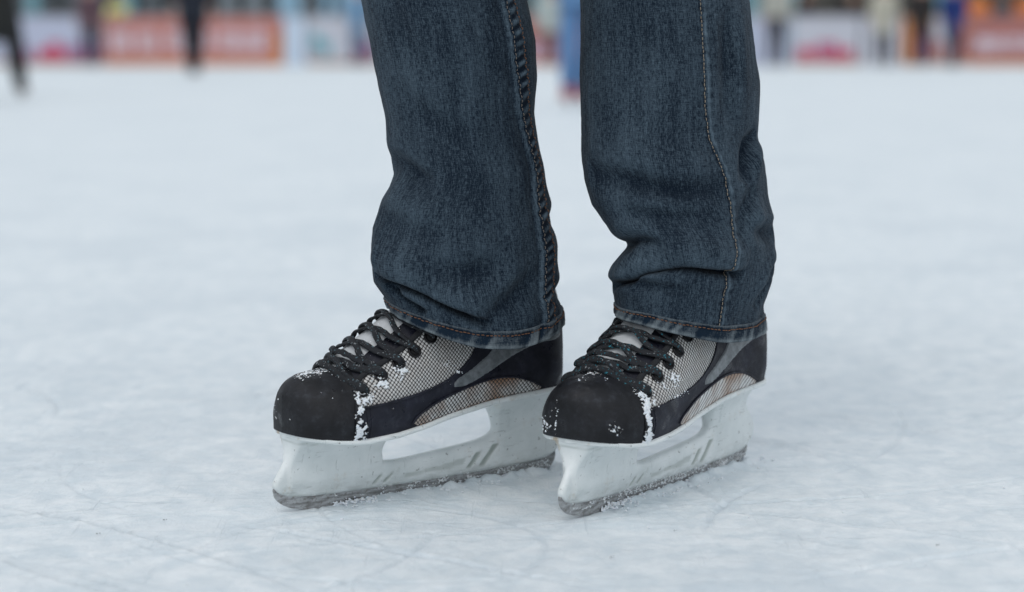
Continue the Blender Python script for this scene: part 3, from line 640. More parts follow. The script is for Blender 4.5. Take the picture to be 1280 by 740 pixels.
class Leg:
    def __init__(s, T, hem, cy, folds, seed, shear, br):
        T = np.array(T)[::-1]; zf = np.linspace(T[0, 0], T[-1, 0], 1500)
        def sm(v, w): k = np.exp(-np.linspace(-2, 2, 2 * w + 1) ** 2); k /= k.sum(); return np.convolve(np.pad(v, w, 'edge'), k, 'valid')
        cx = sm(np.interp(zf, T[:, 0], T[:, 1]), 7); a = sm(np.interp(zf, T[:, 0], T[:, 2]), 7); b = sm(np.interp(zf, T[:, 0], T[:, 2]), 70)
        s.zi = np.concatenate([np.arange(.135, .475, .00115), np.linspace(.476, .86, 70)])
        s.nphi = 420; ph = np.linspace(-math.pi, math.pi, s.nphi, endpoint=False) + math.pi / 2; s.ph = ph
        PH, ZI = np.meshgrid(ph, s.zi, indexing='ij')
        h = np.array(hem); hp = np.concatenate([h[:, 0] - 360, h[:, 0], h[:, 0] + 360]); hz = np.tile(h[:, 1], 3); hemz = np.interp(np.degrees(PH), hp, hz)
        # smooth hem curve over the angle
        hz1 = hemz[:, 0]; k = np.exp(-np.linspace(-2, 2, 41) ** 2); k /= k.sum(); hz1 = np.convolve(np.concatenate([hz1[-20:], hz1, hz1[:20]]), k, 'valid')
        s.hemz = hz1; Z = ZI + (hz1[:, None] - .135) * np.exp(-((ZI - .135) / .040) ** 1.3)
        CX = np.interp(Z, zf, cx); A = np.interp(Z, zf, a); B = np.interp(Z, zf, b) ; CY = np.interp(Z, [.13, .43, .86], cy); B *= br + (.97 - br) * smooth01((Z - .2) / .2)
        KS = shear * (1 - .7 * smooth01((Z - .2) / .2))
        S = PH * .07; D = np.zeros_like(Z); DZ = np.zeros_like(Z); wear = np.zeros_like(Z)
        vis = smooth01((np.sin(PH) + .25) / .3)
        for pts, dep, wd, rid, rw, sag in folds:
            dep *= 1.75; rid *= 1.65; sag *= 1.5
            C = catmull([(R(p) * .07, z) for p, z in pts], 30)
            m = (S > C[:, 0].min() - .05) & (S < C[:, 0].max() + .05) & (Z > C[:, 1].min() - .06) & (Z < C[:, 1].max() + .07)
            d, par, sg = seg_dist(S[m], Z[m], C); d = -d * sg; tp = np.sin(math.pi * np.clip(par, .0, 1)) ** .6
            end = np.clip(1 - (np.abs(d) > 1) * 1, 0, 1)
            fo = np.exp(-np.maximum(0, np.abs(d) - .0) / .03)
            tp = np.maximum(tp, .0) * end; v = -dep * np.exp(-(d / wd) ** 2) + rid * np.exp(-((d - rw) / (rw * .8)) ** 2)
            D[m] += tp * v; DZ[m] += -tp * sag * np.exp(-((d - rw * .55) / (rw * .6)) ** 2)
            wear[m] += tp * (.07 * rid / .004 * np.exp(-((d - rw * .7) / (rw * .5)) ** 2) - .10 * dep / .006 * np.exp(-(d / (wd * .8)) ** 2))  # ridges faded by wear; creases darkened to paint in fold shade
        low = np.exp(-((Z - .13) / .12) ** 2)
        D += (.0030 + .0035 * low) * fbm(S * 16 + 3, Z * (14 + 9 * low) + S * 6, .3, 3, seed) + .0011 * fbm(S * 55, Z * 45 + S * 20, .5, 3, seed + 4) * (.5 + low)
        D += .00022 * vnoise(S * 420, Z * 60, 0, seed + 9)
        D *= (1 - .65 * np.exp(-((ZI - .135) / .012) ** 2))
        wear += .12 * fbm(S * 60, Z * 22, 0, 3, seed + 2)
        s.PH, s.ZI, s.S = PH, ZI, S; nx, ny = np.cos(PH) / A, -np.sin(PH) / B; l = np.hypot(nx, ny)
        s.P = np.stack([CX + A * np.cos(PH) + D * nx / l, CY - B * np.sin(PH) + KS * A * np.cos(PH) + D * ny / l, Z + DZ], -1); s.D = D; s.wear = wear
        s.normals()
    def normals(s):
        du = np.roll(s.P, -1, 0) - np.roll(s.P, 1, 0); dv = np.gradient(s.P, axis=1); n = np.cross(dv, du)
        s.Nn = n / (np.linalg.norm(n, axis=-1)[..., None] + 1e-12)
        c = s.P.mean(0, keepdims=True); 
        if ((s.P - c) * s.Nn).sum() < 0: s.Nn = -s.Nn
    def at(s, ph, zi, off=0.0, arr=None):
        ph = np.asarray(ph, float); zi = np.asarray(zi, float); u = (ph - s.ph[0]) / (2 * math.pi) * s.nphi; u0 = np.floor(u).astype(int); fu = (u - u0)[..., None]
        v = np.interp(zi, s.zi, np.arange(len(s.zi))); v0 = np.clip(np.floor(v).astype(int), 0, len(s.zi) - 2); fv = (v - v0)[..., None]; a0, a1 = u0 % s.nphi, (u0 + 1) % s.nphi
        g = lambda A: (A[a0, v0] * (1 - fu) + A[a1, v0] * fu) * (1 - fv) + (A[a0, v0 + 1] * (1 - fu) + A[a1, v0 + 1] * fu) * fv
        n = g(s.Nn); n = n / np.linalg.norm(n, axis=-1)[..., None]; return g(s.P) + n * np.asarray(off)[..., None], n
    def bump_line(s, C, fn):
        """apply radial change fn(signed distance right of the line, along) -> (height, wear)"""
        C = np.array([(R(p) * .07, z) for p, z in C]); C = catmull(C, 60); d, par, sg = seg_dist(s.S, s.ZI, C); h, wv = fn(d * sg, par, s.ZI)
        s.P += s.Nn * h[..., None]; s.wear += wv; s.normals()
    def build(s, parent_name, parent):
        n = len(s.zi); V = s.P.reshape(-1, 3); F = grid_faces(s.nphi, n, True, 0, True)
        inner = (s.P - s.Nn * .0013)[:, :26]; iv = inner.reshape(-1, 3); off = len(V); Fi = grid_faces(s.nphi, 26, True, off, False)
        i = np.arange(s.nphi); i2 = (i + 1) % s.nphi; Fe = np.stack([i * n, i2 * n, off + i2 * 26, off + i * 26], 1)
        # uv: seam of the wrap lies at the hidden back
        uv = np.stack([s.S, s.ZI], -1).reshape(-1, 2); uvi = np.stack([s.S, s.ZI], -1)[:, :26].reshape(-1, 2)
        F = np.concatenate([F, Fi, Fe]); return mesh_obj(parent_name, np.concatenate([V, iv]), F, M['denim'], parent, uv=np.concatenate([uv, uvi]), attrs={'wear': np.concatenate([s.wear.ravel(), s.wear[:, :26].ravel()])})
    def hem(s, parent, seed):
        hs_ = np.concatenate([[.0142, .0139, .0134], np.linspace(.0125, .0006, 22), [-.0004, -.0008, -.0004], np.linspace(.0015, .012, 5)])
        of = np.concatenate([[-.0002, .0006, .0011], np.full(22, .0015), [.0012, .0002, -.0012], np.full(5, -.0024)])
        ph = np.linspace(0, 2 * math.pi, 900, endpoint=False) - math.pi / 2; PH, H = np.meshgrid(ph, hs_, indexing='ij'); OF = np.broadcast_to(of, PH.shape).copy()
        S = PH * .07; rop = vnoise((S + H * .45) * 200, H * 30, .2, seed); rop2 = fbm(S * 420, H * 300, 0, 2, seed + 1)
        outer = (np.arange(len(hs_)) < 26)[None]; stitch = np.exp(-((H - .0102) / .0012) ** 2)
        OF += outer * (.0009 * rop * smooth01((.0135 - H) / .004) - .0008 * stitch + .0002 * rop2)
        P, n = s.at(PH, .135 + np.maximum(H, 0), OF); P[..., 2] += np.minimum(H, 0) * 1.2
        wear = outer * (-.06 + .50 * rop * smooth01((.0145 - H) / .005) + .38 * 1.25 * np.exp(-((H - .0) / .0024) ** 2) + .22 * np.exp(-((H - .0136) / .0010) ** 2) - .22 * stitch) - .3 * (~outer)
        uv = np.stack([S, H], -1).reshape(-1, 2); F = grid_faces(900, len(hs_), True)
        return mesh_obj('hem', P.reshape(-1, 3), F, M['denim_hem'], parent, uv=uv, attrs={'wear': wear.ravel()})
    def stitches(s, C, mat, parent, off, ln=.0026, gap=.0012, r=.00042, spline=True, jit=.0002):
        C = np.array([(R(p), z) for p, z in C]); Q = catmull(C, 400) if spline else C; P, n = s.at(Q[:, 0], Q[:, 1], off); L = np.concatenate([[0], np.cumsum(np.linalg.norm(np.diff(P, axis=0), axis=1))]); mb = MB(); t = 0; rs = np.random.RandomState(3)
        while t < L[-1] - ln:
            ts = np.linspace(t, t + ln, 5); A = np.stack([np.interp(ts, L, P[:, k]) for k in range(3)], 1); Nn = np.stack([np.interp(ts, L, n[:, k]) for k in range(3)], 1)
            A += Nn * (np.array([-.0004, .0002, .0004, .0002, -.0004]))[:, None] + rs.normal(0, jit, 3); mb.tube(A, r * np.array([.6, 1, 1, 1, .6]), 6, 1, up=Nn); t += ln + gap * rs.uniform(.7, 1.4)
        return mb.build('stitching', mat, parent)

def hips_part(parent):
    V = []; n = 48
    for z, a, b, cx, cy in ((.80, .165, .115, .005, 1.72), (.86, .178, .128, .002, 1.722), (.93, .176, .125, 0, 1.724), (1.0, .160, .112, 0, 1.725), (1.04, .155, .108, 0, 1.725)):
        for k in range(n):
            t = 2 * math.pi * k / n; c, s_ = math.cos(t), math.sin(t); x = a * math.copysign(abs(c) ** .85, c); y = b * math.copysign(abs(s_) ** .85, s_); q = R(-47); V.append((cx + x * math.cos(q) * .9 - y * math.sin(q), cy + x * math.sin(q) + y * math.cos(q), z))
    V.append((0.005, 1.72, .785)); F = [(i * n + j, i * n + (j + 1) % n, (i + 1) * n + (j + 1) % n, (i + 1) * n + j) for i in range(4) for j in range(n)] + [(5 * n, (j + 1) % n, j) for j in range(n)]
    mesh_obj('seat', V, F, M['denim'], parent, uv=[(v[0], v[2]) for v in V], attrs={'wear': [0.] * len(V)})

FL = [  # (points (angle, height), depth, width, ridge, ridge distance, sag)
    ([(168, .1965), (154.8, .1948), (134.5, .1924), (121.8, .1880), (104.2, .1743), (86.7, .1600), (78, .155)], .0110, .0052, .0058, .016, .007),
    ([(150, .1870), (139, .1828), (132.6, .1764), (122, .1640)], .0075, .0045, .0035, .008, .002),
    ([(120, .2009), (95, .1990), (66, .2050)], .0050, .013, .0035, .022, .002),
    ([(165, .2467), (127, .2339), (100, .2225)], .0030, .012, .0028, .018, 0),
    ([(86.5, .1590), (60.9, .1748), (41.6, .1950)], .0038, .009, .0028, .013, 0),
    ([(176, .285), (150, .288), (125, .275), (110, .255)], .0035, .009, .002, .014, 0),
    ([(140, .36), (110, .325), (76, .305)], .0022, .013, .0020, .018, 0),
    ([(95, .43), (88, .36), (92, .30)], .0018, .010, .0012, .014, 0),
    ([(125, .44), (118, .39), (100, .35)], .0015, .010, .0012, .014, 0),
    ([(20, .245), (8, .236), (-15, .235)], .0025, .010, .0012, .014, 0), ([(18, .185), (5, .172), (-15, .170)], .0025, .009, .0012, .012, 0)]
FR = [
    ([(182, .180), (171.9, .1868), (147, .1960), (132, .2029), (108.8, .2076), (85, .2020), (69, .1970), (60, .194)], .0155, .0052, .0068, .0125, .008),
    ([(160, .2810), (150.9, .2792), (121.6, .2734), (97.8, .2660), (73.4, .2672), (62, .272)], .0062, .012, .0030, .022, .001),
    ([(185, .2185), (165, .2200), (138, .2266), (118, .2230)], .0050, .0050, .0032, .009, .002),
    ([(165, .1905), (140, .1880), (115, .1850), (98, .1800)], .0035, .0055, .0032, .009, 0),
    ([(49, .4200), (53.7, .3716), (55.2, .3200)], .0048, .009, .0025, .012, 0),
    ([(22, .3131), (37.5, .2968), (48, .2700)], .0065, .007, .0035, .011, 0),
    ([(38, .2650), (53, .2429), (64, .2200)], .0038, .007, .0028, .010, 0),
    ([(40, .1613), (32, .1749), (24, .1870), (10, .192)], .0042, .007, .0025, .010, 0),
    ([(137.5, .2500), (105, .2450), (72, .2450)], .0028, .008, .0025, .012, 0),
    ([(55, .232), (35, .226), (10, .224)], .0040, .008, .0030, .012, 0),
    ([(120, .43), (112, .37), (118, .31)], .0014, .011, .001, .015, 0)]
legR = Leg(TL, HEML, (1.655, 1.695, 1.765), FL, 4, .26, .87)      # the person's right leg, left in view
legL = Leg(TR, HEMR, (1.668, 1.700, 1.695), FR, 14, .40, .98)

INS_MID = [(43, .52), (39.5, .425), (36.0, .3582), (26.5, .2966), (24.5, .280), (27.5, .2476), (28.6, .2180), (28.5, .1940), (30.5, .165), (33.5, .1400)]
def inseam_fn(d, par, z):
    on = smooth01((.0078 - np.abs(d)) / .0016); rip = np.sin(z * 2 * math.pi / .0092 + d * 300 + 2.2 * vnoise(z * 40, 0, 0, 3)) * (.65 + .35 * vnoise(z * 70, 1, 0, 8))
    right = smooth01((d - .007) / .004) * np.exp(-np.maximum(d - .007, 0) / .02)
    line = np.exp(-((np.abs(d) - .0058) / .0009) ** 2)
    h = on * (.0018 + .0014 * rip) - .0038 * right - .0005 * line
    wv = on * (-.03 + .85 * rip * np.exp(-(d / .0048) ** 2)) + .26 * np.exp(-((np.abs(d) - .0080) / .001) ** 2) - .35 * line - .1 * right
    fade = smooth01((z - .1355) / .01); return h * fade, wv * fade
legR.bump_line(INS_MID, inseam_fn)
OUT = [(69, .52), (69.3, .4248), (71.0, .3584), (69.6, .3249), (65.4, .2979), (61.0, .2708), (61.9, .2434), (69.0, .2156), (71.5, .1888), (72.0, .1572), (72.9, .1366)]
def outseam_fn(d, par, z):
    rid = np.exp(-(d / .0013) ** 2); rip = np.sin(z * 2 * math.pi / .010 + 2.0 * vnoise(z * 40, 0, 0, 5))
    right = smooth01(d / .002) * np.exp(-np.maximum(d, 0) / .012)
    h = .0007 * rid - .0012 * right + .0004 * rip * np.exp(-(d / .006) ** 2)
    wv = .48 * np.exp(-((d + .0006) / .0012) ** 2) * (.7 + .4 * vnoise(z * 120, 0, 0, 2)) - .20 * np.exp(-((d - .0022) / .0012) ** 2) + .07 * rip * np.exp(-(d / .006) ** 2)
    fade = smooth01((z - .1355) / .01); return h * fade, wv * fade
legL.bump_line(OUT, outseam_fn)

person = empty('person', (.03, 1.69, 0)); tag(person, 'person in worn blue jeans standing in black hockey skates, seen from the shins down', 'person')
def keep(o, parent): o.matrix_parent_inverse = Matrix.Translation(-Vector(parent.location)); return o
for leg, nm, seed in ((legR, 'trouser_leg', 3), (legL, 'trouser_leg', 9)):
    o = keep(leg.build(nm, person), person); leg.hem(o, seed)
    hp = np.linspace(-10, 190, 200)
    leg.stitches(list(zip(hp, [  .135 + .0102] * 200)), M['thread_brown'], o, .0013, spline=False)
    if leg is legR:
        o['label'] = 'left trouser leg with double stitched inner seam'
        for dd in (-.0058, .0058):
            leg.stitches([(p + math.degrees(-dd / .07), z) for p, z in INS_MID], M['thread_brown'] if dd > 0 else M['thread_grey'], o, .0004, .0024, .0013, .00040)
    else:
        o['label'] = 'right trouser leg with single outer seam'
        leg.stitches([(p + 1.6, z) for p, z in OUT], M['thread_tan'], o, .0004, .0026, .0010, .00036)
keep(hips_part(person) or [c for c in person.children if c.name.startswith('seat')][0], person)

# ------------------------------------------------------------------ figures
def skin(name, verts, edges, rad, mat, parent, lv=2):
    me = bpy.data.meshes.new(name); me.from_pydata([tuple(v) for v in verts], edges, []); ob = bpy.data.objects.new(name, me); COL.objects.link(ob)
    md = ob.modifiers.new('skin', 'SKIN'); md.use_smooth_shade = True; sv = me.skin_vertices[0].data
    for i, r in enumerate(rad): sv[i].radius = (r, r) if not isinstance(r, tuple) else r
    sv[0].use_root = True; s2 = ob.modifiers.new('sub', 'SUBSURF'); s2.levels = lv; s2.render_levels = lv
    dg = bpy.context.evaluated_depsgraph_get(); new = bpy.data.meshes.new_from_object(ob.evaluated_get(dg)); ob.modifiers.clear(); ob.data = new; new.name = name
    new.materials.clear(); new.materials.append(mat); new.polygons.foreach_set('use_smooth', [True] * len(new.polygons)); ob.parent = parent
    return ob
CLOTH = {}
def cloth(c, rough=.85):
    if c not in CLOTH: CLOTH[c] = simple('cloth_%d' % len(CLOTH), c, rough, .25, 30, .4, .004)
    return CLOTH[c]
SKIN = simple('skin', (.45, .28, .21), .55, .1, 60, .1)
def figure(root, H=1.75, legs=((.10, 0, .02), (-.10, 0, -.02)), lean=0.0, arms=((.24, .05, .95), (-.24, .05, .95)), jacket=(.02, .02, .03), trousers=(.02, .02, .03), shoes=(.02, .02, .02), hair=(.03, .02, .015), hat=None, coat_len=.80, parts=('jacket', 'trousers', 'boot'), skates=True, upper=True):
    k = H / 1.75; hip = .93; fh = .10 if skates else .05
    J = dict(pel=(0, 0, hip), waist=(0, lean * .12, 1.07), chest=(0, lean * .3, 1.30), neck=(0, lean * .42, 1.46), nk2=(0, lean * .45 + .01, 1.53), head=(0, lean * .48 + .015, 1.62), top=(0, lean * .5 + .01, 1.70))
    V = [J[n] for n in ('pel', 'waist', 'chest', 'neck', 'nk2', 'head', 'top')]; E = [(i, i + 1) for i in range(6)]; Rr = [(.15, .11), (.13, .10), (.16, .11), (.07, .06), (.055, .06), (.078, .095), (.055, .07)]
    V.append((0, lean * .48 + .11, 1.605)); E.append((5, 7)); Rr.append(.018)       # nose
    legpts = []; armpts = []
    for sx, (fx, fy, fl) in zip((1, -1), legs):
        h = np.array([sx * .09, 0, hip - .04]); a = np.array([fx, fy, fh + max(0, fl) * 1.0]); kn = (h + a) / 2 + np.array([sx * .01, .05, .0]); toe = a + np.array([sx * .03, .15, -.045 + .0]); i0 = len(V)
        V += [tuple(h), tuple(kn), tuple(a), tuple(toe)]; E += [(0, i0), (i0, i0 + 1), (i0 + 1, i0 + 2), (i0 + 2, i0 + 3)]; Rr += [.085, .056, .038, .035]; legpts.append((h, kn, a, toe))
    for sx, (hx, hy, hz) in zip((1, -1), arms):
        s0 = np.array([sx * .17, lean * .38, 1.42]); hd = np.array([hx, hy + lean * .3, hz]); el = (s0 + hd) / 2 + np.array([sx * .04, -.04, 0]); i0 = len(V)
        V += [tuple(s0), tuple(el), tuple(hd)]; E += [(3, i0), (i0, i0 + 1), (i0 + 1, i0 + 2)]; Rr += [.055, .04, .026]; armpts.append((s0, el, hd))
        dn = (hd - el) / np.linalg.norm(hd - el); i1 = len(V); V.append(tuple(hd + dn * .07)); E.append((i0 + 2, i1)); Rr.append((.036, .016)); sd = np.array([0, 1., 0])
        for q in range(4): V.append(tuple(hd + dn * (.13 + .012 * (1.5 - abs(q - 1.5))) + sd * (q - 1.5) * .022)); E.append((i1, len(V) - 1)); Rr.append(.0095)
        V.append(tuple(hd + dn * .085 + sd * .055)); E.append((i0 + 2, len(V) - 1)); Rr.append(.010)
    body = skin('body', [tuple(np.array(v) * k) for v in V], E, [tuple(x * k for x in r) if isinstance(r, tuple) else r * k for r in Rr], SKIN, root, 1)
    def part(nm, V, E, Rr, mat, lv=2): return skin(nm, [tuple(np.array(v) * k) for v in V], E, [tuple(x * k for x in r) if isinstance(r, tuple) else r * k for r in Rr], mat, root, lv)
    if 'trousers' in parts:
        V = [(0, 0, hip + .06), (0, 0, hip - .02)]; E = [(0, 1)]; Rr = [(.165, .125), (.17, .13)]
        for h, kn, a, toe in legpts: i0 = len(V); V += [tuple(h + np.array([0, 0, -.08])), tuple(kn), tuple(a + (kn - a) * .5), tuple(a + np.array([0, 0, .03]))]; E += [(1, i0), (i0, i0 + 1), (i0 + 1, i0 + 2), (i0 + 2, i0 + 3)]; Rr += [.105, .08, .073, .066]
        part('trousers', V, E, Rr, cloth(trousers))
    if 'jacket' in parts:
        V = [J['pel'], J['waist'], J['chest'], (0, lean * .4, 1.43), (0, 0, coat_len)]; E = [(0, 1), (1, 2), (2, 3), (0, 4)]; Rr = [(.20, .155), (.18, .145), (.20, .15), (.11, .10), (.21, .17)]
        for s0, el, hd in armpts: i0 = len(V); V += [tuple(s0), tuple(el), tuple(hd)]; E += [(3, i0), (i0, i0 + 1), (i0 + 1, i0 + 2)]; Rr += [.082, .068, .052]
        part('jacket', V, E, Rr, cloth(jacket))
    hd = J['head']
    if hat: part('hat', [(0, hd[1] - .01, 1.66), (0, hd[1] - .01, 1.72), (0, hd[1] - .01, 1.76)], [(0, 1), (1, 2)], [(.098, .108), (.085, .095), (.04, .04)], cloth(hat), 2)
    else: part('hair', [(0, hd[1] - .035, 1.60), (0, hd[1] - .02, 1.68), (0, hd[1] - .01, 1.72)], [(0, 1), (1, 2)], [(.088, .080), (.092, .100), (.05, .06)], cloth(hair), 2)
    for sx in (1, -1): 
        e = part('eye', [(sx * .032, hd[1] + .088, 1.632), (sx * .032, hd[1] + .092, 1.632)], [(0, 1)], [.010, .007], cloth((.03, .02, .02)), 1)
    if 'boot' in parts:
        for h, kn, a, toe in legpts:
            s = part('skate' if skates else 'boot', [tuple(a + np.array([0, -.01, .10])), tuple(a), tuple(a + np.array([0, .04, -.02])), tuple(toe + np.array([0, .0, .012]))], [(0, 1), (1, 2), (2, 3)], [.056, .055, .048, .042], cloth(shoes, .5))
            if skates:
                mb = MB(); mb.box(((a[0] - .004) * k, (a[1] - .08) * k, (a[2] - fh) * k), ((a[0] + .004) * k, (a[1] + .19) * k, (a[2] - fh + .022) * k)); mb.box(((a[0] - .012) * k, (a[1] - .06) * k, (a[2] - fh + .022) * k), ((a[0] + .012) * k, (a[1] - .01) * k, (a[2] - .03) * k)); mb.box(((a[0] - .012) * k, (a[1] + .09) * k, (a[2] - fh + .022) * k), ((a[0] + .012) * k, (a[1] + .15) * k, (a[2] - .045) * k)); b = mb.build('blade', M['steel'], root, False); b.parent = s

# upper body of the main person (above the frame)
ub = empty('waist_joint', (0, 0, 0)); bpy.data.objects.remove(ub)
tmp = empty('torso_frame', (.0, 1.725, .06), 0); tmp.rotation_euler = (0, 0, math.atan2(-.68, -.73) - math.pi / 2)
figure(tmp, 1.80, ((.09, .0, .02), (-.09, .0, -.02)), .1, jacket=(.03, .035, .045), hat=(.05, .05, .06), parts=('jacket',), coat_len=.86)
bpy.context.view_layer.update()
for c in list(tmp.children):
    mw = c.matrix_world.copy()
    if c.name.startswith('body'):     # pull shins and feet of the body into the jeans and skates
        Mi = mw.inverted()
        for v in c.data.vertices:
            p = mw @ v.co
            if p.z < .92:
                T_, cys = (TL, (1.675, 1.70, 1.765)) if (p.x * .68 - (p.y - 1.725) * .73) < 0 else (TR, (1.688, 1.708, 1.695))
                T_ = np.array(T_)[::-1]; z = max(p.z, .15); c_ = Vector((np.interp(z, T_[:, 0], T_[:, 1]), np.interp(z, [.13, .43, .86], cys))); t = min(1, (.92 - z) / .12); dx = Vector((p.x, p.y)) - c_
                if dx.length > .045 + .10 * (1 - t): dx = dx.normalized() * (.045 + .10 * (1 - t))
                p = Vector((c_.x + dx.x, c_.y + dx.y, max(p.z, .15 + .02 * (p.z / .15))))
                v.co = Mi @ p
    c.parent = person; c.matrix_parent_inverse = Matrix(); c.matrix_basis = Matrix.Translation(-Vector(person.location)) @ mw
bpy.data.objects.remove(tmp)

HZ = 60
def wx(px, Y): return (px - 640) / 2400 * Y
def folk(px, Y, rot, label, **k):
    o = empty('person', (wx(px, Y), Y, 0), R(rot)); tag(o, label, 'person', 'blurred people in the background of the rink'); figure(o, **k); return o
folk(-4, 14.9, 197, 'skater in black cut off by the left edge, one leg stretched out behind', legs=((.12, .10, .0), (-.20, -.06, .0)), jacket=(.012, .013, .012), trousers=(.010, .010, .012), shoes=(.01, .01, .012), coat_len=.40)
folk(118, 39, 170, 'person in dark plum jacket between the pale banner and red banner', jacket=(.10, .055, .07), trousers=(.03, .03, .055), shoes=(.03, .03, .04), coat_len=.78)
folk(154, 43.2, 180, 'spectator in yellow jacket leaning over the left end of the red banner', H=1.6, lean=.5, arms=((.13, .50, 1.0), (-.13, .50, 1.0)), jacket=(.62, .64, .22), hat=(.6, .6, .3), trousers=(.05, .05, .08), skates=False)
folk(245, 26.5, 190, 'skater in long navy coat with legs together in front of the red banner', legs=((.035, .02, 0), (-.035, -.02, 0)), jacket=(.008, .012, .024), trousers=(.014, .014, .022), shoes=(.03, .03, .04), coat_len=.80)
folk(450, 40, 160, 'person in light blue coat half hidden by the left trouser leg', jacket=(.16, .28, .42), trousers=(.08, .12, .20), coat_len=.72)
folk(686, 37, 185, 'person in pale grey coat and dark red trousers seen between the two jeans legs', jacket=(.40, .45, .44), trousers=(.13, .05, .05), shoes=(.1, .04, .04), coat_len=.80, H=1.6)
folk(730, 12.8, 175, 'skater in bright blue jeans and red skates seen between the two jeans legs', legs=((.12, .02, .01), (.02, -.08, 0)), jacket=(.12, .25, .45), trousers=(.10, .21, .40), shoes=(.28, .02, .06), coat_len=.85, H=1.55)
folk(967, 36, 175, 'person in pale coat and black trousers just right of the jeans', jacket=(.38, .38, .34), trousers=(.035, .035, .045), coat_len=.95)
folk(1005, 43.8, 180, 'spectator in black behind the boards right of the jeans', jacket=(.02, .018, .02), trousers=(.02, .02, .02), skates=False)
folk(1062, 44.1, 180, 'spectator in dark brown behind the white and crimson boards', jacket=(.035, .025, .02), trousers=(.02, .02, .02), skates=False)
folk(1100, 39, 182, 'person in long cream coat and dark boots before the pale boards', jacket=(.50, .48, .40), trousers=(.03, .03, .04), shoes=(.02, .02, .02), coat_len=.62)
folk(1146, 38, 170, 'person in black jacket beside the orange board end', jacket=(.018, .014, .014), trousers=(.035, .018, .016), coat_len=.80)
folk(1186, 38.5, 190, 'person in bright navy jacket in front of the right hand boards', legs=((.05, .02, 0), (-.05, -.02, 0)), jacket=(.010, .03, .16), trousers=(.02, .03, .07), coat_len=.72)
folk(1216, 44.0, 180, 'spectator in orange jacket behind the red banner at far right', jacket=(.75, .22, .03), trousers=(.02, .02, .02), skates=False)
folk(1246, 44.3, 180, 'spectator in dark grey between two orange jackets', jacket=(.06, .065, .08), trousers=(.02, .02, .02), skates=False)
folk(1277, 43.9, 180, 'spectator in orange jacket at the right edge of the frame', jacket=(.70, .20, .04), trousers=(.02, .02, .02), skates=False)

# ------------------------------------------------------------------ rink boards
YB = 42.6; PX = YB / 2400
RAIL = simple('board_rail', (.30, .29, .31), .5, .1, 3, .1); WHT = simple('board_white', (.50, .51, .57), .5, .08, 2, .1); KICK = simple('kick_plate', (.42, .25, .15), .5, .2, 3, .1)
def bmat(n, c): return simple(n, c, .5, .12, 2.5, .1)
RED = bmat('banner_red', (.46, .18, .15)); RED2 = bmat('banner_brick', (.36, .13, .11)); LAV = bmat('banner_lavender', (.44, .47, .59)); PINK = bmat('banner_crimson', (.50, .06, .14)); BLU = bmat('banner_ice_blue', (.55, .64, .76)); TEAL = bmat('banner_teal', (.13, .40, .46)); ORG = bmat('banner_orange', (.58, .22, .06)); GLY = bmat('banner_lettering', (.72, .68, .78)); PUR = bmat('banner_purple', (.30, .14, .26))
def board(x0, x1, label, base, marks, kick=KICK, h=1.06):
    a, b = (x0 - 640) * PX, (x1 - 640) * PX; o = empty('rink_board', ((a + b) / 2, YB, 0)); tag(o, label, 'rink board', 'advertising boards round the rink'); w2 = (b - a) / 2 - .012
    mb = MB(); mb.box((-w2, 0, .0), (w2, .06, h), .008); mb.build('panel', base, o, False)
    mb = MB(); mb.box((-w2 - .008, -.015, h + .002), (w2 + .008, .075, h + .045), .01); mb.build('top_rail', RAIL, o, False)
    mb = MB(); mb.box((-w2, -.014, .01), (w2, -.002, .10), .003); mb.build('kick_plate', kick, o, False)
    for i, (m_, L) in enumerate(marks):
        mb = MB()
        for (u0, v0, u1, v1) in L: mb.box((-w2 + 2 * w2 * u0, -.007 - .002 * i, h * v0), (-w2 + 2 * w2 * u1, .001, h * v1))
        mb.build('printed_banner', m_, o, False)
def words(seed, spans, v0=.30, v1=.72, step=.028):
    rs = np.random.RandomState(seed); L = []
    for a, b in spans:
        x = a
        while x < b - step * .5:
            w_ = step * rs.uniform(.62, .9); k = rs.randint(3); L.append((x, v0, x + w_ * .44, v1))
            if k != 1: L.append((x + w_ * .44, v1 - .07, x + w_, v1))
            if k != 2: L.append((x + w_ * .44, v0, x + w_, v0 + .07))
            if k == 0: L.append((x + w_ * .68, v0 + .07, x + w_, v1 - .07))
            x += step
    return L
board(-330, -160, 'white board at the far left end of the boards', WHT, [(PINK, [(.2, .1, .5, .35)])])
board(-158, 18, 'pale lavender board beyond the left edge, behind the black skater', LAV, [(PINK, [(.55, .12, .8, .4)])])
board(20, 132, 'lavender board with crimson patches left of the red banner', LAV, [(PUR, [(.0, .08, .22, .36)]), (PUR, [(.62, .08, 1, .44)]), (PINK, [(.28, .10, .60, .34), (.40, .34, .55, .48)])])
board(134, 244, 'red banner board with pale lettering, left half', RED, [(GLY, words(1, [(.08, .30), (.38, .64), (.72, .96)]))], ORG)
board(246, 357, 'red banner board with pale lettering, right half behind the navy coat skater', RED, [(GLY, words(2, [(.02, .22), (.28, .80)])), (ORG, [(.9, .1, .985, .7)])], ORG)
board(359, 384, 'narrow ice blue board next to the red banner', BLU, [], BLU)
board(386, 470, 'white board with small teal emblem left of the jeans', WHT, [(TEAL, [(.06, .36, .20, .66), (.16, .20, .34, .50)]), (bmat('banner_grey', (.26, .32, .38)), [(.14, .22, .26, .40)]), (PINK, [(.66, .12, .86, .36)]), (PUR, [(.86, .16, 1, .5)])])
board(472, 640, 'white board behind the left trouser leg', WHT, [(PINK, [(.2, .1, .6, .4)])])
board(642, 760, 'brown red board seen between the two jeans legs', RED2, [(bmat('banner_rose', (.50, .34, .42)), [(.1, .12, .75, .5)])], ORG)
board(762, 930, 'white board behind the right trouser leg', WHT, [(PINK, [(.2, .1, .6, .4)])])
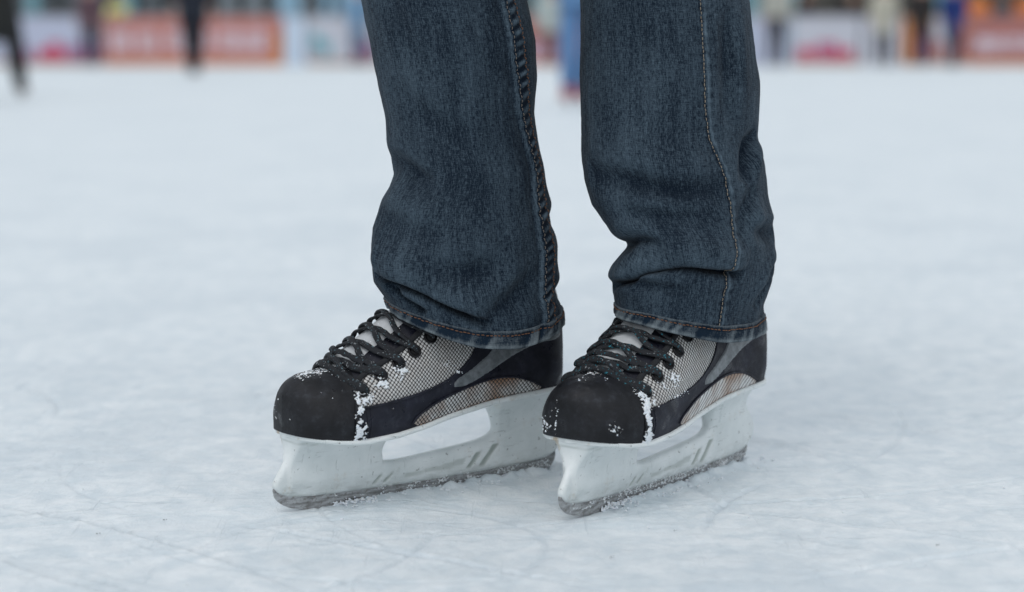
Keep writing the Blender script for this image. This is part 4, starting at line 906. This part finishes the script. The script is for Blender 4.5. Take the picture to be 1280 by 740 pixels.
board(932, 986, 'plain lavender board just right of the jeans', LAV, [], LAV)
board(988, 1072, 'white board with crimson lower picture right of the jeans', WHT, [(PINK, [(.06, .12, .32, .38), (.36, .12, .66, .48), (.66, .12, .90, .36)]), (PUR, [(.42, .26, .60, .42)])])
board(1074, 1122, 'pale blank board behind the cream coat person', WHT, [], WHT)
board(1124, 1160, 'orange brown board between cream coat and navy jacket', ORG, [(PUR, [(.45, .1, 1, .7)])])
board(1162, 1204, 'white and red board behind the navy jacket person', WHT, [(RED, [(.0, .12, .3, .5), (.7, .1, 1, .9)])])
board(1206, 1330, 'brick red banner board with pale lettering at far right', RED2, [(GLY, words(5, [(.05, .95)], .30, .60))], ORG)
board(1332, 1500, 'brick red board beyond the right edge', RED2, [(GLY, words(6, [(.05, .95)], .30, .60))], ORG)
board(1502, 1680, 'white board at the far right end of the boards', WHT, [])

# building behind the boards
YF = 52.
bd_ = empty('building', (0, YF, 0)); tag(bd_, 'grey building with dark upright mullions and teal columns behind the boards', 'building')
mb = MB(); mb.box((-24, .30, 0), (24, .6, 7.0)); mb.build('wall', simple('facade_dark', (.02, .023, .025), .8, .2, .6, .1), bd_, False)
mb = MB(); mb.box((-24.3, -.2, 7.0), (24.3, .9, 7.4), .04); mb.build('roof', RAIL, bd_, False)
GW = [simple('window_grey', (.20, .235, .26), .35, .2, .8, .05), simple('window_slate', (.11, .13, .145), .35, .2, .8, .05), simple('window_brown', (.09, .085, .07), .35, .3, .8, .05)]
FR_ = simple('mullion', (.008, .009, .010), .6, .2, 4, .1); CL = [simple('column_teal', (.17, .33, .38), .55, .1, 1, .05), simple('column_blue', (.24, .40, .52), .55, .1, 1, .05)]
pf = YF / 2400
for k, px in enumerate(range(-400, 1700, 32)):
    x = (px - 640) * pf; w_ = 32 * pf; g = GW[0 if 200 < px < 470 else (2 if px > 960 else 1)]
    mb = MB(); mb.box((x + .13, .2, .5), (x + w_ - .13, .296, 6.4)); f_ = mb.build('window', g, bd_, False)
    mb = MB()
    for a in (x + .0, x + w_ - .13): mb.box((a, .12, .45), (a + .128, .29, 6.5))
    mb.box((x + .13, .14, 3.1), (x + w_ - .132, .197, 3.2)); mb.build('frame', FR_, f_, False)
for px, w_, c in ((48, 16, 0), (167, 14, 0), (365, 26, 1), (412, 12, 1), (440, 26, 1), (676, 20, 0), (936, 16, 0), (985, 14, 0), (1170, 14, 0)):
    x = (px - 640) * pf; mb = MB(); mb.box((x - w_ * pf / 2, -.15, 0), (x + w_ * pf / 2, .118, 6.8), .04); mb.box((x - w_ * pf / 2 - .06, -.2, 0), (x + w_ * pf / 2 + .06, -.152, .25)); mb.build('column', CL[c], bd_, False)
